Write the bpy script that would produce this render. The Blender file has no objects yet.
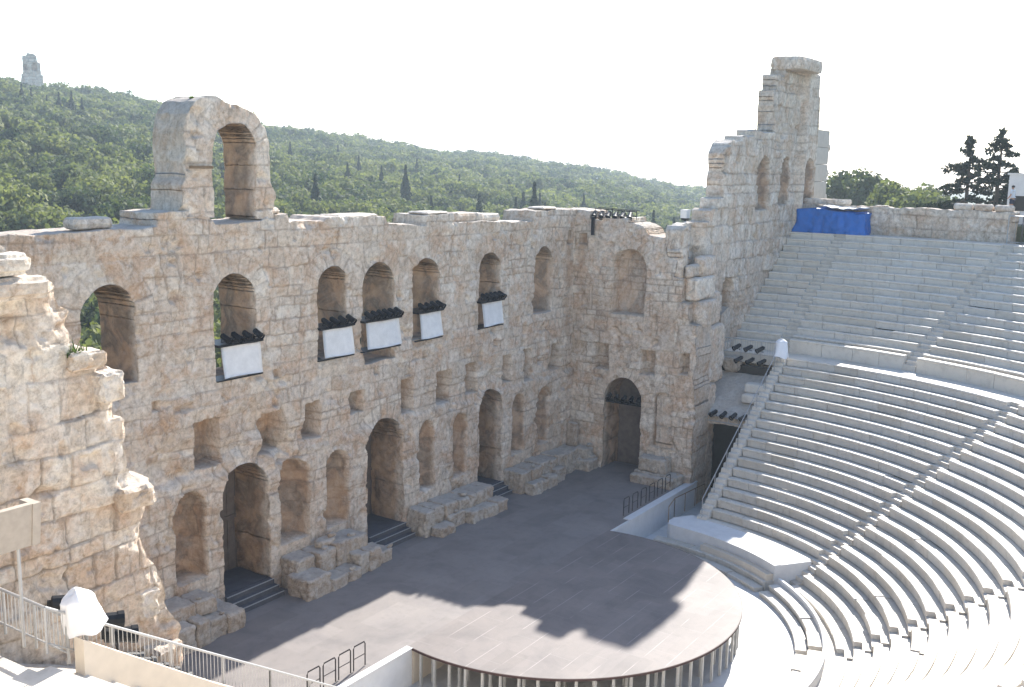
import bpy, math, random
import numpy as np
from math import sin, cos, pi, radians as RD, hypot, atan2, acos, asin, sqrt, tan
rng = np.random.default_rng(7); random.seed(7)
C = bpy.context.scene.collection
scene = bpy.context.scene
YC = -9.70                     # centre of the concentric seating
W = 17.7                       # half width of the stage
def pol(R, az, z): return (R*sin(az), YC-R*cos(az), z)

# ------------------------------------------------------------------ tagging
def tag(o, label=None, cat=None, group=None, kind=None):
    if label: o['label'] = label
    if cat: o['category'] = cat
    if group: o['group'] = group
    if kind: o['kind'] = kind
    return o
def empty(name, loc=(0, 0, 0), rz=0):
    o = bpy.data.objects.new(name, None); C.objects.link(o)
    o.location = loc; o.rotation_euler = (0, 0, rz); o.empty_display_size = .2
    return o
def copy_tree(o, parent=None):
    c = o.copy(); C.objects.link(c)
    if parent: c.parent = parent
    for ch in list(o.children): copy_tree(ch, c)
    return c

# ------------------------------------------------------------------ noise
def _lat(seed, n): return np.random.default_rng(seed).random(n)
_H = np.random.default_rng(99).random(65536).astype(np.float32)
def _h3(i, j, k, s): return _H[((i*73856093) ^ (j*19349663) ^ (k*83492791) ^ (s*2654435)) & 65535]
def vn3(x, y, z, s=0):
    i = np.floor(x).astype(np.int64); j = np.floor(y).astype(np.int64); k = np.floor(z).astype(np.int64)
    u = x-i; v = y-j; w = z-k
    u = u*u*(3-2*u); v = v*v*(3-2*v); w = w*w*(3-2*w)
    r = 0
    for a in (0, 1):
        for b in (0, 1):
            for c in (0, 1):
                r = r+_h3(i+a, j+b, k+c, s)*(u if a else 1-u)*(v if b else 1-v)*(w if c else 1-w)
    return r*2-1
def fbm(x, y, z, s=0, o=3):
    r = 0; a = 1; t = 0
    for q in range(o):
        r = r+a*vn3(x*2**q, y*2**q, z*2**q, s+q*17); t += a; a *= .5
    return r/t
def smooth(a, b, x):
    t = np.clip((x-a)/(b-a), 0, 1); return t*t*(3-2*t)

# ------------------------------------------------------------------ mesh helpers
def mesh_obj(name, V, F, mat, parent=None, col=None, smooth_=False):
    V = np.asarray(V, np.float32).reshape(-1, 3)
    if isinstance(F, np.ndarray): Fl = [F]
    else: Fl = F
    me = bpy.data.meshes.new(name)
    li = []; ls = []; st = 0
    for f in Fl:
        if isinstance(f, np.ndarray) and f.ndim == 2:
            if len(f) == 0: continue
            n, k = f.shape
            li.append(f.ravel()); ls.append(st+np.arange(n)*k); st += n*k
        else:
            li.append(np.asarray(f)); ls.append(np.array([st])); st += len(f)
    li = np.concatenate(li).astype(np.int32); ls = np.concatenate(ls).astype(np.int32)
    me.vertices.add(len(V)); me.vertices.foreach_set('co', V.ravel())
    me.loops.add(len(li)); me.loops.foreach_set('vertex_index', li)
    me.polygons.add(len(ls)); me.polygons.foreach_set('loop_start', ls)
    if smooth_: me.polygons.foreach_set('use_smooth', np.ones(len(ls), bool))
    if col is not None:
        ca = me.attributes.new('tint', 'FLOAT_COLOR', 'POINT')
        c4 = np.ones((len(V), 4), np.float32); c4[:, :col.shape[1]] = col
        ca.data.foreach_set('color', c4.ravel())
    me.update(calc_edges=True); me.validate()
    if mat: me.materials.append(mat)
    o = bpy.data.objects.new(name, me); C.objects.link(o)
    if parent: o.parent = parent
    return o
class MB:
    def __init__(s): s.v = []; s.f = []; s.c = []
    def add(s, V, F, tint=(.5, 0, 0)):
        b = len(s.v); s.v += [tuple(p) for p in V]; s.f += [[b+i for i in f] for f in F]
        s.c += [tint]*len(V)
    def box(s, x0, x1, y0, y1, z0, z1, tint=(.5, 0, 0), M=None):
        V = [(x, y, z) for z in (z0, z1) for y in (y0, y1) for x in (x0, x1)]
        if M: V = [M(p) for p in V]
        s.add(V, [(0, 1, 5, 4), (1, 3, 7, 5), (3, 2, 6, 7), (2, 0, 4, 6), (4, 5, 7, 6), (2, 3, 1, 0)], tint)
    def tube(s, P, r, n=6, tint=(.5, 0, 0), cap=True):
        P = [np.array(p, float) for p in P]; m = len(P); V = []; F = []
        rr = r if hasattr(r, '__len__') else [r]*m
        for i, p in enumerate(P):
            d = P[min(i+1, m-1)]-P[max(i-1, 0)]; d /= np.linalg.norm(d)+1e-9
            a = np.cross(d, (0, 0, 1) if abs(d[2]) < .9 else (1, 0, 0)); a /= np.linalg.norm(a); b = np.cross(d, a)
            for k in range(n):
                t = 2*pi*k/n; V.append(tuple(p+rr[i]*(a*cos(t)+b*sin(t))))
        for i in range(m-1):
            for k in range(n): F.append((i*n+k, i*n+(k+1) % n, (i+1)*n+(k+1) % n, (i+1)*n+k))
        if cap: F.append(tuple(range(n))[::-1]); F.append(tuple((m-1)*n+k for k in range(n)))
        s.add(V, F, tint)
    def arc(s, prof, a0, a1, n, tint=(.5, 0, 0), dz=0.):
        # sweep a closed (R,z) profile about the centre of the cavea; a0/a1 may be functions of R
        V = []; m = len(prof); F = []
        A0 = a0 if callable(a0) else (lambda R: a0)
        A1 = a1 if callable(a1) else (lambda R: a1)
        for i in range(n+1):
            t = i/n
            for (R, z) in prof: V.append(pol(R, A0(R)*(1-t)+A1(R)*t, z+dz))
        for i in range(n):
            for k in range(m): F.append((i*m+k, i*m+(k+1) % m, (i+1)*m+(k+1) % m, (i+1)*m+k))
        F.append(tuple(range(m))[::-1]); F.append(tuple(n*m+k for k in range(m)))
        s.add(V, F, tint)
    def prism(s, poly, y0, y1, tint=(.5, 0, 0), axis='y'):
        n = len(poly)
        if axis == 'y': V = [(x, y0, z) for x, z in poly]+[(x, y1, z) for x, z in poly]
        elif axis == 'x': V = [(y0, x, z) for x, z in poly]+[(y1, x, z) for x, z in poly]
        else: V = [(x, y, y0) for x, y in poly]+[(x, y, y1) for x, y in poly]
        F = [tuple(range(n))[::-1], tuple(range(n, 2*n))]+[(k, (k+1) % n, n+(k+1) % n, n+k) for k in range(n)]
        s.add(V, F, tint)
    def rough(s, c, size, rz=0, seed=0, amp=.05, step=.16, tint=(.5, 0, 0), rnd=.12):
        sx, sy, sz = size; cr, sr = cos(rz), sin(rz)
        for ax in range(3):
            o = [a for a in range(3) if a != ax]
            na = max(2, int(size[o[0]]/step)); nb = max(2, int(size[o[1]]/step))
            na, nb = min(na, 34), min(nb, 34)
            for sg in (-1, 1):
                A, B = np.meshgrid(np.linspace(-1, 1, na+1), np.linspace(-1, 1, nb+1), indexing='ij')
                p = np.zeros((na+1, nb+1, 3)); p[..., ax] = sg; p[..., o[0]] = A; p[..., o[1]] = B
                q = p*np.array(size)/2
                # round the edges and corners
                e = np.array(size)/2-np.abs(q); k = np.clip(1-e/rnd, 0, 1)**2
                tot = k.sum(-1)-k.max(-1)
                q = q*(1-(tot*rnd*.45)[..., None]/np.maximum(np.array(size)/2, .1)*np.clip(k, 0, 1))
                X, Y, Z = q[..., 0]+c[0], q[..., 1]+c[1], q[..., 2]+c[2]
                nn = np.stack([fbm(X*1.9, Y*1.9, Z*1.9, seed+11*d, 5)+.5*fbm(X*5, Y*5, Z*5, seed+7*d, 3) for d in range(3)], -1)
                q = q+nn*amp*np.array([1.4, 1.4, .7])
                x = q[..., 0]*cr-q[..., 1]*sr+c[0]; y = q[..., 0]*sr+q[..., 1]*cr+c[1]; z = q[..., 2]+c[2]
                V = np.stack([x, y, z], -1).reshape(-1, 3)
                F = [(i*(nb+1)+j, (i+1)*(nb+1)+j, (i+1)*(nb+1)+j+1, i*(nb+1)+j+1) for i in range(na) for j in range(nb)]
                if sg*(1 if ax != 1 else -1) < 0: F = [f[::-1] for f in F]
                s.add(V.tolist(), F, tint)
    def build(s, name, mat, parent=None, smooth_=False):
        me = bpy.data.meshes.new(name); me.from_pydata(s.v, [], s.f)
        ca = me.attributes.new('tint', 'FLOAT_COLOR', 'POINT')
        c4 = np.ones((len(s.v), 4), np.float32); c4[:, :3] = np.array(s.c, np.float32).reshape(-1, 3)
        ca.data.foreach_set('color', c4.ravel())
        if smooth_: me.polygons.foreach_set('use_smooth', np.ones(len(s.f), bool))
        if mat: me.materials.append(mat)
        me.update()
        o = bpy.data.objects.new(name, me); C.objects.link(o)
        if parent: o.parent = parent
        return o

# ------------------------------------------------------------------ materials
class NT:
    def __init__(s, name):
        s.m = bpy.data.materials.new(name); s.m.use_nodes = True
        s.t = s.m.node_tree; s.b = s.t.nodes['Principled BSDF']; s.out = s.t.nodes['Material Output']
        s.b.inputs['Specular IOR Level'].default_value = .25
    def n(s, typ, **k):
        x = s.t.nodes.new(typ)
        for a, v in k.items():
            if a == 'ins':
                for i, w in v.items(): s.set(x.inputs[i], w)
            else: setattr(x, a, v)
        return x
    def set(s, inp, w):
        if hasattr(w, 'is_output'): s.t.links.new(w, inp)
        else: inp.default_value = w
    def math(s, op, a, b=None, clamp=False):
        x = s.n('ShaderNodeMath', operation=op, use_clamp=clamp); s.set(x.inputs[0], a)
        if b is not None: s.set(x.inputs[1], b)
        return x.outputs[0]
    def ramp(s, f, stops, mode='LINEAR'):
        x = s.n('ShaderNodeValToRGB'); x.color_ramp.interpolation = mode
        e = x.color_ramp.elements
        while len(e) < len(stops): e.new(.5)
        for q, (p, c) in zip(e, stops): q.position = p; q.color = (*c, 1) if len(c) == 3 else c
        s.set(x.inputs[0], f); return x.outputs[0]
    def mix(s, f, a, b, mode='MIX'):
        x = s.n('ShaderNodeMix', data_type='RGBA', blend_type=mode)
        s.set(x.inputs[0], f); s.set(x.inputs[6], a if hasattr(a, 'is_output') else (*a, 1)); s.set(x.inputs[7], b if hasattr(b, 'is_output') else (*b, 1))
        return x.outputs[2]
    def coord(s): return s.n('ShaderNodeTexCoord').outputs['Object']
    def noise(s, sc, det=4, rough=.6, co=None, dist=0):
        x = s.n('ShaderNodeTexNoise'); x.inputs['Scale'].default_value = sc; x.inputs['Detail'].default_value = det
        x.inputs['Roughness'].default_value = rough; x.inputs['Distortion'].default_value = dist
        s.t.links.new(co or s.coord(), x.inputs['Vector']); return x.outputs['Fac']
    def attr(s):
        a = s.n('ShaderNodeAttribute', attribute_name='tint'); x = s.n('ShaderNodeSeparateColor')
        s.t.links.new(a.outputs['Color'], x.inputs[0]); return x.outputs
    def bump(s, h, strength=.3, dist=.02):
        x = s.n('ShaderNodeBump'); x.inputs['Strength'].default_value = strength; x.inputs['Distance'].default_value = dist
        s.t.links.new(h, x.inputs['Height']); s.t.links.new(x.outputs[0], s.b.inputs['Normal'])
    def base(s, c): s.set(s.b.inputs['Base Color'], c if hasattr(c, 'is_output') else (*c, 1))
    def rough(s, r): s.set(s.b.inputs['Roughness'], r)

def stone_mat(name, warm=1.0, lift=1.0, grey=.0):
    lift *= 1.10
    t = NT(name); co = t.coord(); at = t.attr()
    L = lambda r, g, b: (min(r*lift, .9), min(g*lift, .9), min(b*lift, .9))
    base = t.ramp(at[0], [(0, L(.47, .37, .275)), (.15, L(.61, .52, .42)), (.35, L(.53, .432, .34)), (.5, L(.66, .58, .48)), (.65, L(.56, .445, .34)), (.8, L(.67, .60, .505)), (1, L(.51, .43, .345))])
    # orange-brown staining in uneven patches
    n1 = t.noise(.62, 8, .68, co, .7); m1 = t.ramp(n1, [(.47, (0, 0, 0)), (.60, (1, 1, 1))])
    c = t.mix(t.math('MULTIPLY', m1, .70*warm), base, L(.51, .35, .235))
    # grey-white weathered patches
    n2 = t.noise(1.1, 8, .72, t.n('ShaderNodeMapping', ins={0: co, 1: (11, 3, 7)}).outputs[0], .7)
    m2 = t.ramp(n2, [(.49, (0, 0, 0)), (.58, (1, 1, 1))])
    c = t.mix(t.math('MULTIPLY', m2, .46+grey*.35), c, L(.70, .645, .57))
    # fine speckle
    n3 = t.noise(4.5, 9, .78, co, .3); c = t.mix(.9, c, t.ramp(n3, [(.3, (.42, .36, .31)), (.44, (.82, .79, .76)), (.56, (1.08, 1.07, 1.06)), (.75, (1.25, 1.23, 1.21))]), 'MULTIPLY')
    # dark lichen streaks
    mp = t.n('ShaderNodeMapping', ins={0: co}); mp.inputs['Scale'].default_value = (2.2, 2.2, .7)
    n4 = t.noise(1.0, 8, .75, mp.outputs[0], 1.0); m4 = t.ramp(n4, [(.55, (0, 0, 0)), (.66, (1, 1, 1))])
    c = t.mix(t.math('MULTIPLY', m4, .5), c, (.20, .165, .135))
    # hair cracks between irregular stones
    vc = t.n('ShaderNodeTexVoronoi', feature='DISTANCE_TO_EDGE'); vc.inputs['Scale'].default_value = 1.15
    vm = t.mix(.12, co, t.n('ShaderNodeTexNoise', ins={'Scale': 2.5}).outputs['Color'], 'ADD'); t.t.links.new(vm, vc.inputs['Vector'])
    c = t.mix(t.math('MULTIPLY', t.ramp(vc.outputs['Distance'], [(.0, (1, 1, 1)), (.035, (0, 0, 0))]), t.math('MULTIPLY', t.ramp(t.noise(.7, 3, .5, co), [(.5, (0, 0, 0)), (.62, (1, 1, 1))]), .14)), c, (.30, .245, .20))
    # weathering on top-facing stone
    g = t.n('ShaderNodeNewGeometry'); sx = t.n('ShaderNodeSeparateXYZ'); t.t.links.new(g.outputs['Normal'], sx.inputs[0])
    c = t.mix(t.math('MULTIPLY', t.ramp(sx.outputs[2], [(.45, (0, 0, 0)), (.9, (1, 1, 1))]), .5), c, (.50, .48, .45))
    # joints (green) and soot / ochre plus painted shade in recesses (blue)
    c = t.mix(t.math('MULTIPLY', at[1], .68), c, (.23, .175, .13))
    n5 = t.noise(.9, 5, .6, co, .6); m5 = t.ramp(n5, [(.36, (.52, .335, .20)), (.47, (.38, .24, .15)), (.56, (.15, .105, .075)), (.7, (.42, .30, .20))])  # brown stain colours, dark stops deepened to paint shade inside recesses
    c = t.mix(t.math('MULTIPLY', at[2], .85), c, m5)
    t.base(c); t.rough(.93)
    vor = t.n('ShaderNodeTexVoronoi'); vor.inputs['Scale'].default_value = 2.6; t.t.links.new(co, vor.inputs['Vector'])
    h = t.math('ADD', t.noise(5, 8, .72, co), t.math('MULTIPLY', vor.outputs['Distance'], .4))
    t.bump(h, 1.0, .09)
    return t.m
def marble_mat(name, a=(.58, .53, .455), b=(.655, .61, .54), dirt=.75):
    t = NT(name); co = t.coord(); at = t.attr()
    c = t.ramp(at[0], [(0, (.55, .50, .43)), (.15, a), (.5, b), (.85, (.58, .55, .50)), (1, (.66, .635, .58))])
    n = t.noise(2.2, 6, .65, co, .4); c = t.mix(t.math('MULTIPLY', t.ramp(n, [(.5, (0, 0, 0)), (.72, (1, 1, 1))]), dirt*.7), c, (.42, .37, .31))
    mp = t.n('ShaderNodeMapping', ins={0: co}); mp.inputs['Scale'].default_value = (5, 5, 1.2)
    n2 = t.noise(1, 6, .7, mp.outputs[0], .6); c = t.mix(t.math('MULTIPLY', t.ramp(n2, [(.55, (0, 0, 0)), (.75, (1, 1, 1))]), dirt*.5), c, (.33, .31, .28))
    c = t.mix(t.math('MULTIPLY', at[1], .7), c, (.27, .23, .19))
    t.base(c); t.rough(.6); t.bump(t.noise(9, 6, .7, co), .25, .02)
    return t.m
def plain(name, col, rough=.6, metal=0, var=.15, sc=6, bump=.1):
    t = NT(name); n = t.noise(sc, 5, .6)
    t.base(t.mix(1, col, t.ramp(n, [(.2, (1-var,)*3), (.8, (1+var,)*3)]), 'MULTIPLY')); t.rough(rough)
    t.b.inputs['Metallic'].default_value = metal
    if bump: t.bump(n, bump, .02)
    return t.m
M = {}
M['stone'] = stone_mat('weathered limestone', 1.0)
M['stone_grey'] = stone_mat('greyer limestone', .75, 1.02, .35)
M['stone_left'] = stone_mat('pale limestone', .85, 1.06, .1)  # slightly lighter and less orange than the main limestone
M['rock'] = stone_mat('broken podium stone', .3, .74, .45)
M['marble'] = marble_mat('seat marble')
M['marble_dirty'] = marble_mat('worn marble', dirt=1.0)
M['marble_warm'] = marble_mat('warm kerb marble', (.62, .56, .47), (.70, .645, .56), .6)
M['white_wall'] = plain('white painted wall', (.66, .66, .66), .7, 0, .1, 2)
M['beige'] = plain('smooth beige plaster', (.66, .58, .48), .8, 0, .08, 3)
M['restored'] = plain('restored smooth stone', (.55, .485, .41), .85, 0, .12, 2)
M['board'] = plain('weathered beige board', (.43, .37, .305), .8, 0, .15, 4)
M['metal'] = plain('pale grey rail paint', (.42, .42, .42), .45, .3, .1)
M['black'] = plain('black stage metal', (.018, .02, .024), .45, .2, .2)
M['darkrail'] = plain('dark rail', (.05, .045, .045), .4, .5, .2)
M['brownrail'] = plain('brown rail', (.22, .15, .09), .5, .3, .2)
M['panel'] = plain('white board', (.70, .69, .67), .8, 0, .13, 3)
M['cloth'] = plain('white cover cloth', (.82, .82, .83), .85, 0, .04, 3, .2)
M['tarp'] = plain('blue tarpaulin', (.006, .125, .46), .5, 0, .25, 2, .3)
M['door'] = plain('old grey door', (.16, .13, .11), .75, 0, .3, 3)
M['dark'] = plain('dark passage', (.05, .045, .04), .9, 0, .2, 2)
M['steps'] = plain('dark step boards', (.10, .10, .11), .7, 0, .2, 3)
M['trim'] = plain('red-brown deck edge', (.06, .032, .03), .6, 0, .2)
M['leg'] = plain('galvanised legs', (.55, .54, .51), .5, .3, .1)
M['trunk'] = plain('bark', (.11, .08, .055), .9, 0, .3, 8, .4)
M['skin'] = plain('skin', (.42, .25, .17), .6, 0, .05)
M['shirt'] = plain('pale shirt', (.60, .61, .64), .85, 0, .06)
M['shorts'] = plain('dark shorts', (.03, .035, .06), .85, 0, .1)
M['hair'] = plain('dark hair', (.02, .014, .01), .7, 0, .1)
M['roofslab'] = stone_mat('parodos slab', .2, .85, 1.0)
def stage_mat(name, platform=False):
    t = NT(name); co = t.coord()
    br = t.n('ShaderNodeTexBrick', offset=.37, squash=1.0)
    br.inputs['Scale'].default_value = 1; br.inputs['Brick Width'].default_value = 2.44; br.inputs['Row Height'].default_value = 1.0 if platform else 1.22
    br.inputs['Mortar Size'].default_value = .0
    for i, cc in ((1, (.192, .172, .165) if platform else (.215, .197, .19)), (2, (.222, .198, .19) if platform else (.25, .229, .22)), (3, (.18, .16, .16))): br.inputs[i].default_value = (*cc, 1)
    mp = t.n('ShaderNodeMapping', ins={0: co}); mp.inputs['Location'].default_value = (0.2, .35, 0)
    t.t.links.new(mp.outputs[0], br.inputs['Vector'])
    c = br.outputs[0]
    n = t.noise(.5, 6, .65, co, .5)
    c = t.mix(.8, c, t.ramp(n, [(.3, (.72, .72, .75)), (.5, (.98, .97, .97)), (.7, (1.14, 1.11, 1.08))]), 'MULTIPLY')
    n2 = t.noise(2.5, 7, .7, co); c = t.mix(t.math('MULTIPLY', t.ramp(n2, [(.52, (0, 0, 0)), (.7, (1, 1, 1))]), .38), c, (.15, .135, .13))
    if platform:
        sp = t.n('ShaderNodeSeparateXYZ', ins={0: co})
        fr = t.math('FRACT', t.math('ADD', sp.outputs[1], .37))
        ln = t.math('LESS_THAN', t.math('ABSOLUTE', t.math('SUBTRACT', fr, .5)), .016)
        brk = t.ramp(t.noise(.6, 2, .5, co), [(.45, (.06, .06, .06)), (.55, (1, 1, 1))])
        c = t.mix(t.math('MULTIPLY', t.math('MULTIPLY', ln, brk), .42), c, (.48, .445, .42))
        fx = t.math('FRACT', t.math('MULTIPLY', t.math('ADD', sp.outputs[0], t.math('MULTIPLY', t.math('FLOOR', t.math('ADD', sp.outputs[1], .87)), .9)), .41))
        l2 = t.math('LESS_THAN', fx, .01); c = t.mix(t.math('MULTIPLY', l2, .4), c, (.30, .28, .27))
    t.base(c); t.rough(.62); t.bump(n2, .15, .02)
    return t.m
M['stage'] = stage_mat('stage boards'); M['platform'] = stage_mat('platform boards', True)
def floor_mat():
    t = NT('orchestra slabs'); co = t.coord()
    ck = t.n('ShaderNodeTexChecker'); ck.inputs['Scale'].default_value = 1.1
    ck.inputs[1].default_value = (.66, .65, .63, 1); ck.inputs[2].default_value = (.60, .59, .575, 1); t.t.links.new(co, ck.inputs[0])
    n = t.noise(1.4, 6, .6, co); t.base(t.mix(.6, ck.outputs[0], t.ramp(n, [(.3, (.8, .8, .8)), (.7, (1.06, 1.06, 1.06))]), 'MULTIPLY')); t.rough(.5)
    return t.m
M['orchestra'] = floor_mat()
def ground_mat():
    t = NT('dry ground'); co = t.coord()
    n = t.noise(.05, 8, .7, co); n2 = t.noise(.9, 6, .7, co)
    c = t.ramp(n, [(.4, (.05, .065, .03)), (.58, (.09, .095, .05)), (.72, (.28, .24, .17))])
    c = t.mix(.7, c, t.ramp(n2, [(.3, (.7, .7, .7)), (.7, (1.15, 1.15, 1.15))]), 'MULTIPLY')
    t.base(c); t.rough(.95); return t.m
M['ground'] = ground_mat()
def leaf_mat(name, c0, c1, trans=.35):
    t = NT(name); at = t.attr()
    c = t.ramp(at[0], [(0, c0), (1, c1)])
    c = t.mix(.6, c, t.ramp(t.noise(.8, 3, .6), [(.3, (.75, .75, .75)), (.7, (1.2, 1.2, 1.2))]), 'MULTIPLY')
    t.base(c); t.rough(.8)
    tr = t.n('ShaderNodeBsdfTranslucent'); t.t.links.new(t.mix(1, c, (1.2, 1.3, .7), 'MULTIPLY'), tr.inputs[0])
    mx = t.n('ShaderNodeMixShader'); mx.inputs[0].default_value = trans
    t.t.links.new(t.b.outputs[0], mx.inputs[1]); t.t.links.new(tr.outputs[0], mx.inputs[2]); t.t.links.new(mx.outputs[0], t.out.inputs[0])
    return t.m
M['pine'] = leaf_mat('pine needles', (.030, .056, .030), (.215, .225, .09), .34)
M['cypress'] = leaf_mat('cypress needles', (.012, .025, .012), (.035, .055, .022), .15)
M['conifer'] = leaf_mat('dark conifer needles', (.012, .022, .012), (.032, .048, .024), .15)
M['weed'] = leaf_mat('weed leaves', (.06, .10, .03), (.12, .16, .05), .3)

# ------------------------------------------------------------------ relief masonry walls
def poly_sdf(P, X, Z):
    P = np.array(P, float); d = np.full(X.shape, 1e9); ins = np.zeros(X.shape, bool); n = len(P)
    for i in range(n):
        a = P[i]; b = P[(i+1) % n]; e = b-a
        t = np.clip(((X-a[0])*e[0]+(Z-a[1])*e[1])/(e@e+1e-12), 0, 1)
        d = np.minimum(d, (X-a[0]-e[0]*t)**2+(Z-a[1]-e[1]*t)**2)
        c = (a[1] > Z) != (b[1] > Z)
        xi = a[0]+(Z-a[1])/(b[1]-a[1]+1e-12)*e[0]
        ins ^= c & (X < xi)
    d = np.sqrt(d); return np.where(ins, -d, d)
def arch_sdf(X, Z, hc, z0, zt, r):
    zs = zt-r
    return np.where(Z > zs, np.hypot(X-hc, Z-zs)-r, np.maximum(np.abs(X-hc)-r, z0-Z))
def rect_sdf(X, Z, x0, x1, z0, z1): return np.maximum(np.maximum(x0-X, X-x1), np.maximum(z0-Z, Z-z1))

class Masonry:
    def __init__(s, h0, h1, z0, z1, seed, ch=(.38, .68), bw=(.5, 1.5)):
        ch = (ch[0]*.85, ch[1]*1.35); bw = (bw[0]*.7, bw[1]*1.35)
        r = np.random.default_rng(seed); s.seed = seed
        zs = [z0-.3]
        while zs[-1] < z1+1: zs.append(zs[-1]+r.uniform(*ch))
        s.zb = np.array(zs); s.rows = []
        for _ in zs:
            q = [h0-1-r.uniform(0, 1)]
            while q[-1] < h1+2: q.append(q[-1]+r.uniform(*bw))
            s.rows.append((np.array(q), r.random(len(q)), r.uniform(-1, 1, len(q)), r.uniform(-1, 1, (len(q), 2))))
    def eval(s, Hc, Z, arches=()):
        H2 = Hc+.06*vn3(Hc*1.3, Z*1.3, Z*0, s.seed)+.035*vn3(Hc*4, Z*4, Z*0, s.seed+3)
        Z2 = Z+.07*vn3(Hc*.8, Z*.8, Z*0+5, s.seed+1)+.03*vn3(Hc*4, Z*4, Z*0+9, s.seed+2)
        ri = np.clip(np.searchsorted(s.zb, Z2)-1, 0, len(s.zb)-2)
        dz = np.minimum(Z2-s.zb[ri], s.zb[ri+1]-Z2)
        t = np.zeros(Hc.shape); off = np.zeros(Hc.shape); dh = np.full(Hc.shape, 9.)
        for k in np.unique(ri):
            m = ri == k; q, tt, oo, sl = s.rows[k]; h = H2[m]
            i = np.clip(np.searchsorted(q, h)-1, 0, len(q)-2)
            t[m] = tt[i]; dh[m] = np.minimum(h-q[i], q[i+1]-h)
            zc = (s.zb[k]+s.zb[k+1])/2; hc = (q[i]+q[i+1])/2
            off[m] = oo[i]+(h-hc)*sl[i, 0]*1.1+(Z2[m]-zc)*sl[i, 1]*1.3
        dj = np.minimum(dz, dh)
        for (hc, zs, r, w) in arches:        # ring of voussoirs round an arch
            rr = np.hypot(H2-hc, Z2-zs); m = (Z2 > zs-.05) & (rr < r+w) & (rr > r-.1)
            an = np.arctan2(Z2-zs, H2-hc); n = max(7, int(pi*(r+w/2)/.48)); f = an/pi*n
            k = np.floor(f).astype(int); ff = (f-k)*pi/n*(r+w*.5)
            d2 = np.minimum(np.minimum(ff, pi/n*(r+w*.5)-ff), r+w-rr)
            kk = (k*131+int(hc*77)) % 997
            t[m] = ((kk*0.618) % 1)[m]; off[m] = (((kk*0.381) % 1)*2-1)[m]; dj[m] = d2[m]
        return t, off, np.clip(dj, 0, 9)

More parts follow.
